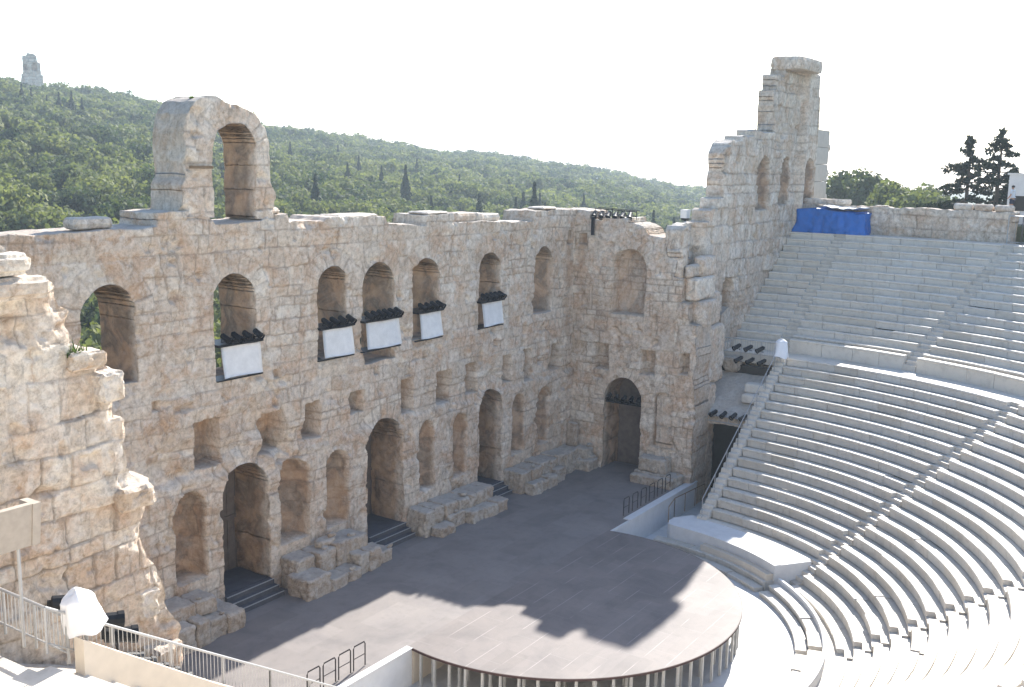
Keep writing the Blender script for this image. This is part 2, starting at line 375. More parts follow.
def relief(name, h0, h1, z0, z1, res, poly, P, mat, seed, thick=2.2, holes=(), recess=(), arches=(), parent=None, wob=.07,
           block=.03, erode=.04, ch=(.38, .68), bw=(.5, 1.5), stains=None, edge_crumble=0., widen=(), joint=.026, extra=None, back=True):
    nh = int((h1-h0)/res)+1; nz = int((z1-z0)/res)+1
    hs = np.linspace(h0, h1, nh); zs = np.linspace(z0, z1, nz)
    H, Z = np.meshgrid(hs, zs, indexing='ij')
    wb = wob*fbm(H*1.1, Z*1.1, H*0, seed+40, 3)
    sd = poly_sdf(poly, H, Z)+wb*1.3
    hole = np.full(H.shape, 1e3)
    for f in holes: hole = np.minimum(hole, f(H, Z))
    hole = hole+wb*.8
    S = np.maximum(sd, -hole)
    mas = Masonry(h0, h1, z0, z1, seed, ch, bw)
    t, off, dj = mas.eval(H, Z, arches)
    jm = np.clip(.75+1.1*fbm(H*.7, Z*.7, H*0+6, seed+33, 3), .1, 1.4)
    D = -block*off+joint*jm*np.exp(-(dj/max(.03, res*.75))**2)+erode*1.3*fbm(H*.9, Z*.9, H*0+3, seed+5, 5)+.035*fbm(H*3.2, Z*3.2, H*0, seed+8, 3)
    pit = fbm(H*1.6, Z*1.6, H*0+9, seed+9, 3); D = D+.16*np.clip(pit-.30, 0, 1)/.3
    ochre_shade = np.zeros(H.shape)
    for f, depth, stain_shade in recess:  # recessed faces get brown stain with shade painted in
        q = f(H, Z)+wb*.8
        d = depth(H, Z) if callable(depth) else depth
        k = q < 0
        D = np.where(k, D*.6+d, D); ochre_shade = np.where(k, np.maximum(ochre_shade, stain_shade), ochre_shade)
    if edge_crumble: D = D+edge_crumble*np.exp(np.minimum(sd, 0)/.45)*(.6+.8*fbm(H*1.2, Z*1.2, H*0+2, seed+21, 3))
    if extra: D = extra(H, Z, D)
    D = np.clip(D, -.55, thick-.15)
    jt = np.exp(-(dj/max(.03, res*.7))**2)*np.clip(jm-.15, 0, 1)
    if stains is not None: ochre_shade = np.maximum(ochre_shade, stains(H, Z))
    # snap the outline on to the zero level
    g0, g1 = np.gradient(S, hs[1]-hs[0], zs[1]-zs[0]); gg = np.maximum(g0*g0+g1*g1, .3)
    cc = (S[:-1, :-1]+S[1:, :-1]+S[:-1, 1:]+S[1:, 1:])/4; keep = cc < 0
    kp = np.pad(keep, 1)
    anyk = kp[:-1, :-1] | kp[1:, :-1] | kp[:-1, 1:] | kp[1:, 1:]
    allk = kp[:-1, :-1] & kp[1:, :-1] & kp[:-1, 1:] & kp[1:, 1:]
    bd = anyk & ~allk
    mv = np.clip(-S, -res*.9, res*.9)
    Hm = np.where(bd, H+mv*g0/gg, H); Zm = np.where(bd, Z+mv*g1/gg, Z)
    idx = -np.ones(H.shape, int); idx[anyk] = np.arange(anyk.sum())
    V = [P(Hm[anyk], D[anyk], Zm[anyk])]; col = [np.stack([t[anyk], jt[anyk], ochre_shade[anyk]], 1)]
    I, J = np.nonzero(keep)
    F = [np.stack([idx[I, J], idx[I+1, J], idx[I+1, J+1], idx[I, J+1]], 1)]
    base = anyk.sum()
    # jambs and broken edges: chains of vertices running through the thickness
    nb = bd.sum(); K = max(3, int(thick/.11)); ch_id = -np.ones(H.shape, int); ch_id[bd] = np.arange(nb)
    hb, zb, db = Hm[bd], Zm[bd], D[bd]; isw = hole[bd] < res*1.5
    for k in range(1, K+1):
        dk = db+(thick-db)*k/K
        n1 = .11*fbm(hb*1.5+7, zb*1.5, dk*1.5, seed+50, 4); n2 = .06*fbm(hb*1.5, zb*1.5, dk*1.5, seed+60, 3)
        V.append(P(hb+n1, dk, zb+n2))
        for (wc, wr, wt) in widen:
            q = isw & (np.abs(hb-wc) < wr+.3) & (zb < wt+.3); gq = smooth(.62, .72, dk)*q
            n1 = n1+np.sign(hb-wc)*.75*gq*np.clip((wt-zb)/.8+.35, .3, 1); n2 = n2+.55*gq*smooth(wt-1.5, wt-.6, zb)
        tt, o2, d2 = mas.eval(dk*1.0+np.round(hb*.5)*3.1, zb+np.where(isw, 1.1*hb, 0))
        soot_shade = np.where(isw, smooth(.05, .6, dk)*(.85+.15*smooth(1, 2, dk)), 0)  # soot on the jambs with shade painted in, stronger with depth
        col.append(np.stack([tt, np.exp(-(d2/.05)**2)*np.where(isw, .06, .35), soot_shade], 1))
    def chain(i, k): return np.where(k == 0, idx[i], base+(k-1)*nb+ch_id[i])
    E = []
    kc = kp  # padded keep: cell (i,j) at kc[i+1,j+1]
    A = kc[1:-1, :-1] != kc[1:-1, 1:]   # edges along h between (i,j)-(i+1,j)
    i, j = np.nonzero(A); E.append((i, j, i+1, j))
    B = kc[:-1, 1:-1] != kc[1:, 1:-1]   # edges along z between (i,j)-(i,j+1)
    i, j = np.nonzero(B); E.append((i, j, i, j+1))
    for (i, j, i2, j2) in E:
        if not len(i): continue
        ia = idx[i, j]; ib = idx[i2, j2]; ca = ch_id[i, j]; cb = ch_id[i2, j2]
        for k in range(K):
            a0 = ia if k == 0 else base+(k-1)*nb+ca; b0 = ib if k == 0 else base+(k-1)*nb+cb
            a1 = base+k*nb+ca; b1 = base+k*nb+cb
            F.append(np.stack([a0, b0, b1, a1], 1))
    if back:   # the rear face, plain masonry
        st = 3; hb_ = base+K*nb
        V.append(P(Hm[anyk], np.full(anyk.sum(), thick)+.03*fbm(H*.9, Z*.9, H*0+30, seed+5, 3)[anyk], Zm[anyk]))
        col.append(np.stack([t[anyk], jt[anyk], 0*t[anyk]], 1))
        F.append(np.stack([hb_+idx[I, J], hb_+idx[I, J+1], hb_+idx[I+1, J+1], hb_+idx[I+1, J]], 1))
    V = np.concatenate([np.stack(v, 1) if isinstance(v, tuple) else v for v in V])
    return mesh_obj(name, V, F, mat, parent, np.concatenate(col).astype(np.float32))

Pfront = lambda y0: (lambda h, d, z: np.stack([h, y0+d, z], 1))     # faces -y, thickness towards +y
Pside = lambda x0: (lambda h, d, z: np.stack([x0+d, -h, z], 1))     # faces -x, h = -y
Pside_l = lambda x0: (lambda h, d, z: np.stack([x0-d, -h, z], 1))   # faces +x

# ---- stage wall
def niche(hc, z0, zt, r, dep=None):
    dep = dep or r*1.35
    return (lambda H, Z: arch_sdf(H, Z, hc, z0, zt, r), lambda H, Z: dep*np.sqrt(np.clip(1-((H-hc)/(r*1.02))**2, .04, 1)), .8)
mid = [(-11.14, -9.81, 6.23, 8.07), (-7.63, -6.39, 6.05, 7.78), (-5.17, -4.18, 6.17, 7.79), (-2.30, -1.34, 6.8, 7.80), (1.35, 2.32, 6.12, 7.78),
       (4.18, 5.44, 6.04, 7.72), (6.72, 7.78, 6.14, 7.73), (10.21, 11.09, 6.19, 7.74), (12.47, 13.22, 5.95, 7.79), (15.33, 16.61, 6.12, 7.73)]
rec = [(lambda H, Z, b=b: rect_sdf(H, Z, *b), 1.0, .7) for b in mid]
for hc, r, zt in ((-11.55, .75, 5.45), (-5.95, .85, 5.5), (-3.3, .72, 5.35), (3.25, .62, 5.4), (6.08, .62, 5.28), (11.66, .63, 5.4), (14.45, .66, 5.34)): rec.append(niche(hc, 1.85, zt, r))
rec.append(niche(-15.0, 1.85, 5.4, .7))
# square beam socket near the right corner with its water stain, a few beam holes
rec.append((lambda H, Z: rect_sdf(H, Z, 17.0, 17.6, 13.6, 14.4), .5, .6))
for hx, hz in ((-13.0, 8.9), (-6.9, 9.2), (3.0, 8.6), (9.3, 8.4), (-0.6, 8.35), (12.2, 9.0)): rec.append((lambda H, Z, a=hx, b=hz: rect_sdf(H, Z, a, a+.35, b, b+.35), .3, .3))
DOORS = ((-8.70, 1.27, 5.95), (.07, 1.35, 6.15), (8.91, 1.15, 6.10))
WINS = ((-14.65, 1.13, 10.12, 13.78), (-8.9, 1.08, 9.56, 13.74), (-3.31, .94, 9.58, 13.68), (-.2, 1.15, 8.98, 13.65), (3.37, 1.08, 9.6, 13.62), (8.87, 1.0, 9.53, 13.61), (14.37, 1.03, 9.71, 13.59))
holes = [(lambda H, Z, a=a: arch_sdf(H, Z, a[0], -.2, a[2], a[1])) for a in DOORS]+[(lambda H, Z, a=a: arch_sdf(H, Z, a[0], a[2], a[3], a[1])) for a in WINS]
arches = [(a[0], a[2]-a[1], a[1], .75) for a in DOORS]+[(a[0], a[3]-a[1], a[1], .8) for a in WINS]
top = [(-21, 15.66), (-14.9, 15.68), (-14.9, 15.7), (-12.5, 15.72), (-12.45, 16.2), (-10.2, 16.25), (-9.8, 15.75), (-7.5, 15.75), (-6.85, 16.0), (-6.0, 16.05), (-5.95, 15.7),
       (-3.9, 15.68), (-3.6, 15.85), (.2, 15.72), (.3, 15.4), (3.3, 15.2), (3.4, 15.72), (5.4, 15.74), (5.5, 15.3), (13.1, 15.1), (13.2, 15.72), (19.4, 15.64)]
poly = [(19.4, -2), (-21, -2)]+top
def sw_extra(H, Z, D):
    # the lower storey stands a little forward and its cornice line is broken off
    low = .16*(1-smooth(5.75, 6.1, Z+.25*fbm(H*.6, Z*.6, H*0, 77, 3)))
    scar = .5*np.clip(fbm(H*.55, Z*.9, H*0+4, 78, 3)-.12, 0, 1)*np.exp(-((Z-7.0)/1.6)**2)
    scar2 = .85*np.clip(fbm(H*.7, Z*.9, H*0+14, 79, 3)-.05, 0, 1)*np.exp(-((Z-5.9)/.7)**2)*smooth(-2, -6, H)
    ledge = .10*smooth(9.2, 9.5, Z)*(1-smooth(14.7, 15.0, Z))
    return D-low+scar+scar2+ledge*.6
def sw_stain(H, Z):
    s = .5*np.exp(-((H-17.25)/.35)**2)*(Z < 13.9)*smooth(2, 13, Z)
    for a in WINS: s = np.maximum(s, .35*np.exp(-((H-a[0])/(a[1]+.4))**4)*np.exp(-((Z-(a[3]-a[1])) / 1.9)**2)*(.4+.6*vn3(H*.9, Z*.9, H*0, 31)))
    return np.clip(s, 0, 1)
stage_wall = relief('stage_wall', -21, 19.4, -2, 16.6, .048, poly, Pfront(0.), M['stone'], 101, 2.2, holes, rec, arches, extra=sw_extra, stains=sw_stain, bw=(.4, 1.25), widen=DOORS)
tag(stage_wall, 'long ruined limestone wall behind the stage with three doorways, niches and arched windows', 'wall')
# three closed door leaves deep in the doorways, the dark passage behind them
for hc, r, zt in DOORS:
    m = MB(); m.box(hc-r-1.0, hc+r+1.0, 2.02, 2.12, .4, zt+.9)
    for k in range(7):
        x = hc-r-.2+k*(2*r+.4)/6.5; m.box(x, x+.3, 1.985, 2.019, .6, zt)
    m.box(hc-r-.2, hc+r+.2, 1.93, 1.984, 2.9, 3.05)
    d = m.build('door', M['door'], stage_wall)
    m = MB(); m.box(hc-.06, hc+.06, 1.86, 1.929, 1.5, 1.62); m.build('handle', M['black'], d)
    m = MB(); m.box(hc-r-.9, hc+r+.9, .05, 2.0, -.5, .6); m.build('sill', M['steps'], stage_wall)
# blocks left on top of the wall
m = MB(); nb = 0
for (x0, x1, z0, h, y0, dy) in ((-15.65, -14.1, 15.70, .42, .25, .9), (6.0, 7.75, 15.2, .55, .2, 1.0), (7.78, 8.5, 15.2, .5, .2, 1.0), (8.55, 10.2, 15.2, .42, .3, 1.0), (-2.8, .0, 15.72, .16, .2, 1.3), (-6.85, -6.1, 16.0, .3, .25, .8), (3.45, 5.3, 15.72, .14, .1, 1.4), (14.3, 16.0, 15.70, .16, .2, 1.2)):
    m = MB(); m.rough(((x0+x1)/2, y0+dy/2, z0+h/2), (x1-x0, dy, h), rng.uniform(-.03, .03), 300+nb, .03, .15, (rng.random(), 0, 0)); nb += 1
    o = m.build('stone_block', M['stone_grey'])
    tag(o, ['squared pale block lying on the wall top left of the standing arch', 'long dark-sided block on the wall top past its low middle dip', 'short block wedged between two longer ones on the far wall top',
            'sloping block last of the three on the far wall top', 'flat slab on the wall top over the middle window', 'small block leaning against the right foot of the standing arch',
            'thin wide slab on the raised stretch of the wall top right of middle', 'thin slab on the wall top near the right corner of the stage wall'][nb-1], 'stone block', 'loose blocks on the wall tops')
# the arch that still stands on the wall
op = [lambda H, Z: arch_sdf(H, Z, -8.74, 15.85, 19.62, 1.07)]
ap = [(-11.35, 16.1), (-11.3, 17.2), (-11.1, 17.5), (-11.1, 19.3), (-10.95, 19.85), (-10.55, 20.3), (-10.0, 20.55), (-9.5, 20.58), (-8.8, 20.36), (-7.63, 19.97), (-7.1, 19.5), (-6.93, 18.9), (-6.85, 17.3), (-6.6, 16.9), (-6.75, 15.9)]
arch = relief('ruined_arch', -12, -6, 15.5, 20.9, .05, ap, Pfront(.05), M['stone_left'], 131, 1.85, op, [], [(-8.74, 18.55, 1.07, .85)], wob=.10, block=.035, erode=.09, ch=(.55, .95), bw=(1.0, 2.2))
tag(arch, 'single broken arch standing up on top of the stage wall against the wooded hill', 'arch')
m = MB(); m.box(-11.0, -9.9, -.06, .0, 17.84, 17.95); m.build('iron_beam', M['brownrail'], arch)
# ---- return walls of the stage house
def return_wall(name, P, seed, lab, low=False):
    hl = [lambda H, Z: arch_sdf(H, Z, 3.66, -.2, 5.78, 1.24)]
    rc = [(lambda H, Z: arch_sdf(H, Z, 3.71, 9.62, 13.46, 1.13), .85, .5), (lambda H, Z: arch_sdf(H, Z, 6.3, 1.95, 5.25, .6), .55, .9)]
    rc += [(lambda H, Z, b=b: rect_sdf(H, Z, *b), .7, .35) for b in ((1.55, 2.58, 6.13, 7.73), (4.73, 5.7, 6.17, 7.66), (7.2, 7.8, 6.5, 7.7))]
    rc += [(lambda H, Z: rect_sdf(H, Z, .25, .8, 13.6, 14.25), .45, .6)]
    po = [(-.9, -2), (8.25, -2), (8.25, 4.6), (8.15, 4.7), (8.2, 9.4), (7.7, 9.5), (7.65, 10.6), (7.15, 10.7), (7.2, 12.0), (6.6, 12.1), (6.7, 13.0), (6.1, 13.2), (5.9, 14.3), (5.4, 14.35), (4.9, 14.4), (4.6, 14.7), (4.2, 14.95), (3.6, 15.0), (3.5, 15.25), (1.9, 15.28), (1.8, 15.1), (1.0, 15.1), (.95, 15.6), (-.9, 15.64)]
    if low: po = [(-.9, -2), (6.9, -2), (6.8, .8), (6.2, 1.2), (6.0, 2.2), (5.2, 2.6), (5.1, 4.0), (4.6, 4.3), (3.6, 6.3), (2.2, 6.6), (2.0, 8.0), (1.2, 8.3), (.9, 9.0), (-.9, 9.2)]
    st = lambda H, Z: np.clip(.55*np.exp(-((H-.5)/.3)**2)*(Z < 13.7)*smooth(4, 13, Z)+.4*np.exp(-((H-2)/1.5)**2-((Z-8.8)/1.2)**2)+.3*np.exp(-((H-6.5)/1)**2-((Z-8.8)/1)**2), 0, 1)
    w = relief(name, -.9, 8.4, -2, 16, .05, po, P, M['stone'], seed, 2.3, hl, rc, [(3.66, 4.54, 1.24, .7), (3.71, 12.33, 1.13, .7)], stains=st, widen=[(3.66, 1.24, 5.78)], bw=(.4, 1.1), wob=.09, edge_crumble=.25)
    return tag(w, lab, 'wall')
rw = return_wall('side_wall', Pside(W), 151, 'side wall at the right end of the stage with a bricked-up arched window and tall doorway')
lw = return_wall('side_wall', Pside_l(-W), 157, 'low broken stump of the left side wall behind the jagged foreground wall', True)
for s, w in ((1, rw),):
    m = MB(); m.box(min(s*(W+2.05), s*(W+2.2)), max(s*(W+2.05), s*(W+2.2)), -5.9, -1.4, -.3, 6.6); m.build('door', M['door'], w)
# ---- wing walls
wp = [(17.9, -2), (39.3, -2), (39.2, 16.8), (39.3, 21.25), (39.2, 23.4), (39.0, 23.6), (38.9, 25.0), (33.4, 25.0), (33.3, 24.55), (31.95, 24.45), (31.9, 23.6), (31.4, 23.5), (31.5, 20.75), (27.9, 20.7), (27.9, 20.4), (26.0, 20.3), (25.9, 19.95), (24.0, 19.85), (23.6, 19.2), (23.5, 16.5), (22.7, 16.45), (22.65, 15.8), (21.5, 15.75), (21.45, 15.15), (18.2, 15.0), (17.9, 14.8)]
wrec = [niche(30.2, 15.6, 19.16, 1.2, .9), niche(34.4, 15.87, 19.17, .82, .75), niche(37.9, 15.4, 19.2, 1.0, 1.6), (lambda H, Z: arch_sdf(H, Z, 25.1, 7.4, 11.6, 1.0), .9, .75)]
def wing_extra(H, Z, D):
    # broken stub at the near corner, buttress and restored smooth end of the tower
    D = D-.9*smooth(36.6, 36.75, H)*(1-smooth(38.9, 39.05, H))*(Z < 25.9)
    D = np.where(H > 39.1, D*.25-1.5, D)
    D = D+.5*smooth(20.2, 23.4, Z)*(H > 28)*0
    D = D+np.where((H > 18) & (H < 21.3) & (Z > 11.5) & (Z < 15.2), .55*smooth(18.6, 18.8, H)*(1-smooth(20.6, 21, H)), 0)
    return D
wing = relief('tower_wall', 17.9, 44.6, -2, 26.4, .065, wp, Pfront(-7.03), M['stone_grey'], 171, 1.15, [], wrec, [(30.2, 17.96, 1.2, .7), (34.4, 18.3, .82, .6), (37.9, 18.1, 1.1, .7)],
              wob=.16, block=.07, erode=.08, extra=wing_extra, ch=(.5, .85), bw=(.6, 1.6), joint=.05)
tag(wing, 'tall ruined wing wall stepping up to the highest tower at the right of the stage', 'wall')
m = MB(); m.rough((35.4, -7.0, 25.4), (4.4, 2.3, .9), 0, 501, .06, .25, (.6, 0, 0)); m.build('cornice', M['stone_grey'], wing)
m = MB()
for k, z in enumerate(np.arange(12.5, 21.2, 1.25)): m.rough((40.7, -6.7, z+.62), (3.0, 1.7, 1.245), 0, 540+k, .012, .3, (.3+.1*(k % 3), 0, 0), .03)
m.build('restored_pier', M['restored'], wing)
m = MB()
for k, z in enumerate((20.3, 18.4, 16.6)): m.rough((42.25, -7.3, z-.3), (.9, .55, .6), 0, 510+k, .03, .2, (.8, 0, 0))
m.build('projecting_blocks', M['stone_grey'], wing)
m = MB(); m.prism([(24.2, 7.3), (26.1, 7.3), (26.0, 8.9), (25.5, 9.6), (24.4, 9.2)], -6.95, -6.55, (.7, 0, 0)); m.build('infill_patch', M['roofslab'], wing)
# broken steps of masonry where the side wall meets the wing wall
k = 0
for (x0, x1, y0, y1, z0, z1) in ((18.5, 20.6, -8.25, -7.2, 9.2, 10.7), (18.3, 20.9, -7.9, -7.1, 10.7, 12.05), (19.3, 21.4, -7.7, -7.1, 12.0, 13.2), (18.0, 19.4, -7.55, -7.1, 12.05, 12.8), (19.9, 22.2, -7.75, -7.1, 9.0, 11.0), (19.9, 22.6, -8.0, -7.1, 5.5, 9.0), (19.9, 21.3, -8.15, -7.1, -1.6, 5.5)):
    m = MB(); m.rough(((x0+x1)/2, (y0+y1)/2, (z0+z1)/2), (x1-x0, y1-y0, z1-z0), 0, 520+k, .09, .14, (rng.random(), 0, 0)); k += 1
    m.build('broken_masonry', M['stone_grey'], wing)
# left: the broken wing wall in the foreground
lp = [(-48, -2), (-17.95, -2), (-17.75, 2), (-17.6, 4.0), (-18.0, 5.0), (-18.3, 6.1), (-18.7, 6.6), (-18.72, 7.5), (-18.6, 8.2), (-18.4, 8.4), (-18.35, 8.95), (-18.9, 9.2), (-19.2, 9.5), (-19.3, 10.6), (-19.55, 11.5), (-19.6, 12.2), (-19.8, 12.85),
      (-20.6, 13.0), (-20.65, 14.15), (-21.0, 14.3), (-21.0, 14.92), (-21.7, 15.1), (-21.72, 15.66), (-22.3, 15.8), (-22.7, 16.1), (-24, 16.3), (-26, 18.0), (-30, 20), (-48, 20)]
def lw_extra(H, Z, D):
    return D+.35*smooth(14.9, 15.0, Z)*(H > -22.3)*0
lwing = relief('broken_wall', -30, -17.3, 1.0, 20.4, .04, [p if p[0] > -30 else (-30.0 if p[0] < -30 else p[0], p[1]) for p in lp], Pfront(-7.03), M['stone_left'], 191, 2.4, [], [], [], extra=lw_extra,
               wob=.15, block=.05, erode=.09, ch=(.45, .85), bw=(.5, 1.5), edge_crumble=.35, joint=.04)
tag(lwing, 'big pale stone wall with a jagged broken edge in the left foreground', 'wall')
k = 0
for (x, y, z, sx, sy, sz) in ((-19.0, -6.7, 8.65, 1.3, 1.4, .75), (-19.7, -6.6, 12.0, .9, 1.6, 1.0), (-18.3, -6.6, 3.2, 1.2, 1.8, 1.5), (-18.6, -6.3, 5.2, .9, 1.6, 1.1), (-20.3, -6.5, 12.8, 1.2, 1.5, .6), (-19.4, -6.2, 10.6, .8, 1.6, .9), (-18.5, -6.0, 1.6, 1.6, 2.2, 2.0)):
    m = MB(); m.rough((x-.12, y, z), (sx*.85, sy, sz*.85), rng.uniform(-.1, .1), 560+k, .10, .08, (rng.random(), 0, 0), .1); k += 1
    m.build('broken_masonry', M['stone_left'], lwing)
for q, (x, z, s) in enumerate(((-22.9, 15.55, 1.1), (-22.6, 14.95, 1.3))):
    m = MB(); m.rough((x-.3, -6.9, z), (1.9*s, 1.6, .55), 0, 580+q, .07, .12, (.8-.5*q, 0, 0), .2); m.build('top_course', M['stone_left'], lwing)
# weeds rooted in the walls
def weed(x, y, z, s, lab):
    r = np.random.default_rng(int(abs(x*100))); V = []; F = []; c = []
    for k in range(60):
        a = r.uniform(0, 2*pi); e = r.uniform(.2, 1.3); l = s*r.uniform(.4, 1); w = .035
        p = np.array((x, y, z))+r.normal(0, s*.22, 3)*np.array((1, .6, .3)); d = np.array((cos(a)*cos(e), sin(a)*cos(e), sin(e)))*l
        n = np.array((-sin(a), cos(a), 0))*w; b = len(V); V += [p-n, p+n, p+d]; F.append((b, b+1, b+2)); c += [(r.random(), 0, 0)]*3
    o = mesh_obj('weed_tuft', V, np.array(F), M['weed'], None, np.array(c)); return tag(o, lab, 'weed', 'weeds growing on the ruined walls')
weed(-21.6, -7.0, 14.95, .3, 'small weed tuft on the broken edge just under the top course of the foreground wall')
weed(-20.7, -7.0, 12.95, .5, 'weed tuft on a lower ledge of the foreground wall, left of the first arch')
weed(-10.2, .7, 20.42, .16, 'weed tuft on the crown of the standing arch')
weed(-7.3, .6, 19.85, .45, 'dry weed tuft on the right shoulder of the standing arch')

# ------------------------------------------------------------------ podium remains, steps
def cluster(lab, blocks, seed):
    e = empty('podium_remnant', (blocks[0][0], blocks[0][2], 0)); e.location = (0, 0, 0)
    bb = []
    for (x0, x1, y0, y1, z0, z1) in blocks:
        n = max(1, round((x1-x0)/.95)); c = np.linspace(x0, x1, n+1); c[1:-1] += rng.uniform(-.2, .2, n-1)
        for q in range(n): bb.append((c[q], c[q+1]-.015, y0+rng.uniform(-.07, .10), y1, z0, z1+rng.uniform(-.10, .05)))
        if rng.random() < .8: xx = rng.uniform(x0+.2, x1-.2); sz = rng.uniform(.15, .35); bb.append((xx, xx+sz*1.4, y0+.1, y0+.1+sz, z1-.05, z1+sz*.5))
    for k, (x0, x1, y0, y1, z0, z1) in enumerate(bb):
        m = MB(); m.rough(((x0+x1)/2, (y0+y1)/2, (z0+z1)/2), (x1-x0, y1-y0, z1-z0), rng.uniform(-.03, .03), seed+k, .09, .075, (rng.random(), 0, 0), .07)
        m.build('stone_block', M['rock'], e)
    return tag(e, lab, 'stone podium', 'broken podium blocks along the stage walls')
cluster('broken stone podium at the left end beside the first doorway', [(-14.6, -12.2, -2.0, -.12, -.2, 1.05), (-12.2, -10.4, -1.9, -.12, -.2, .85), (-13.6, -11.3, -1.3, -.15, .8, 1.5), (-16.8, -14.5, -1.6, -.1, -.2, 1.2)], 601)
cluster('largest stepped stone podium between the first and middle doorways', [(-7.3, -5.9, -2.15, -.9, -.2, .95), (-5.9, -3.9, -2.25, -1.2, -.2, .5), (-6.9, -4.6, -1.25, -.12, -.1, 1.35), (-4.6, -2.6, -1.3, -.12, -.1, 1.5), (-3.9, -2.4, -2.0, -1.1, -.2, 1.0), (-2.5, -1.45, -1.9, -.5, -.2, .6), (-5.2, -4.3, -1.0, -.4, 1.35, 1.7)], 621)
cluster('long low stone podium between the middle and third doorways', [(1.6, 4.2, -1.45, -.12, -.2, 1.25), (4.2, 7.6, -1.4, -.12, -.2, 1.3), (2.0, 3.2, -2.0, -1.4, -.2, .55), (4.6, 7.7, -2.15, -1.4, -.2, .6), (3.2, 4.6, -1.75, -1.3, -.2, .8)], 641)
cluster('stone podium running to the right corner of the stage', [(10.2, 13.4, -1.5, -.12, -.2, 1.3), (13.4, 16.9, -1.45, -.12, -.2, 1.35), (10.4, 13.0, -2.15, -1.5, -.2, .65), (13.3, 14.2, -2.0, -1.4, -.2, .8), (16.4, 17.6, -2.3, -1.2, -.2, .7), (16.7, 17.6, -1.9, -.9, .6, 1.3)], 661)
cluster('two-tier stone podium in front of the niche on the right side wall', [(16.1, 17.55, -7.9, -5.1, -.2, .62), (16.75, 17.6, -7.2, -5.3, .6, 1.5)], 681)
m = MB(); m.rough((17.25, -.55, 1.9), (.28, .75, 1.5), 0, 690, .015, .12, (.3, 0, 0), .05); m.build('stone_slab', M['rock']); tag(C.objects['stone_slab'], 'upright grey slab leaning in the right corner of the stage', 'slab')
for q, (hc, r, zt) in enumerate(DOORS):
    e = tag(empty('door_steps'), ['three dark steps at the left stage doorway', 'three dark steps at the middle stage doorway', 'three dark steps at the far right doorway of the back wall'][q], 'steps', 'dark steps in the stage doorways')
    for k in range(3):
        m = MB(); m.box(hc-r-.02, hc+r+.02, -.9+.3*k, .0, .2*k+.005, .2*k+.2); m.build('step', M['steps'], e)
        m = MB(); m.box(hc-r-.02, hc+r+.02, -.925+.3*k, -.86+.3*k, .2*k+.202, .2*k+.222); m.build('nosing', M['metal'], e)

# ------------------------------------------------------------------ stage, orchestra
e = tag(empty('stage'), 'wide grey stage floor with a white front wall between the ruined walls', 'stage')
FR = -8.2
m = MB(); m.box(-19.5, 19.5, FR, 2.6, -.12, 0.0); m.build('deck', M['stage'], e)
for a, b in ((-17.9, -8.03), (8.03, 18.6)): m = MB(); m.box(a, b, FR-.14, FR-.002, -1.6, -.02); m.build('front_wall', M['white_wall'], e)
for a, b, c_, d_ in ((-17.9, -8.05, .10, .03), (10.0, 18.6, .25, .05)): m = MB(); m.box(a, b, FR-.2, FR+c_, .004, d_); m.build('coping', M['white_wall'], e)
e = tag(empty('round_platform'), 'round wooden platform on many legs filling the orchestra', 'platform')
RP = 8.13; n = 96
ang = [RD(-101)+RD(202)*k/n for k in range(n+1)]
V = [pol(RP, a, .004) for a in ang]
m = MB(); top_ = [(p[0], p[1]) for p in V]
m.prism(top_, -.06, .004, axis='z'); m.build('deck', M['platform'], e)
m = MB(); m.arc([(RP+.003, -.09), (RP+.003, .0), (RP+.03, .0), (RP+.03, -.09)], ang[0], ang[-1], 96); m.build('edge_trim', M['trim'], e)
for k in range(40):
    a = RD(-97)+RD(194)*k/39
    for dr in (0, .55):
        if dr and k % 2: continue
        x, y, _ = pol(RP-.12-dr, a+.012*(dr > 0), 0); m = MB(); m.box(x-.045, x+.045, y-.045, y+.045, -1.5, -.061); m.build('leg', M['leg'], e)
m = MB()
for k in range(9):
    y = YC-7+k*1.7
    if y > FR-.6: break
    for x in np.arange(-6.5, 6.6, 1.6):
        if hypot(x, y-YC) < RP-1.2: m = MB(); m.box(x-.04, x+.04, y-.04, y+.04, -1.5, -.061); m.build('leg', M['leg'], e)
m = MB(); m.box(-8.0, 8.0, FR-.16, FR-.05, -1.5, -.062); m.build('rear_skirt', M['beige'], e)
m = MB(); m.add([pol(10.6, RD(a), -1.5) for a in range(-100, 101, 4)]+[(12, FR, -1.5), (-12, FR, -1.5)], [tuple(range(53))]); o = m.build('orchestra_floor', M['orchestra']); tag(o, kind='structure')
m = MB(); m.add([(-27, -12.5, -1.512), (27, -12.5, -1.512), (27, -6.5, -1.512), (-27, -6.5, -1.512)], [(0, 1, 2, 3)]); o = m.build('parodos_path', M['orchestra']); tag(o, kind='structure')

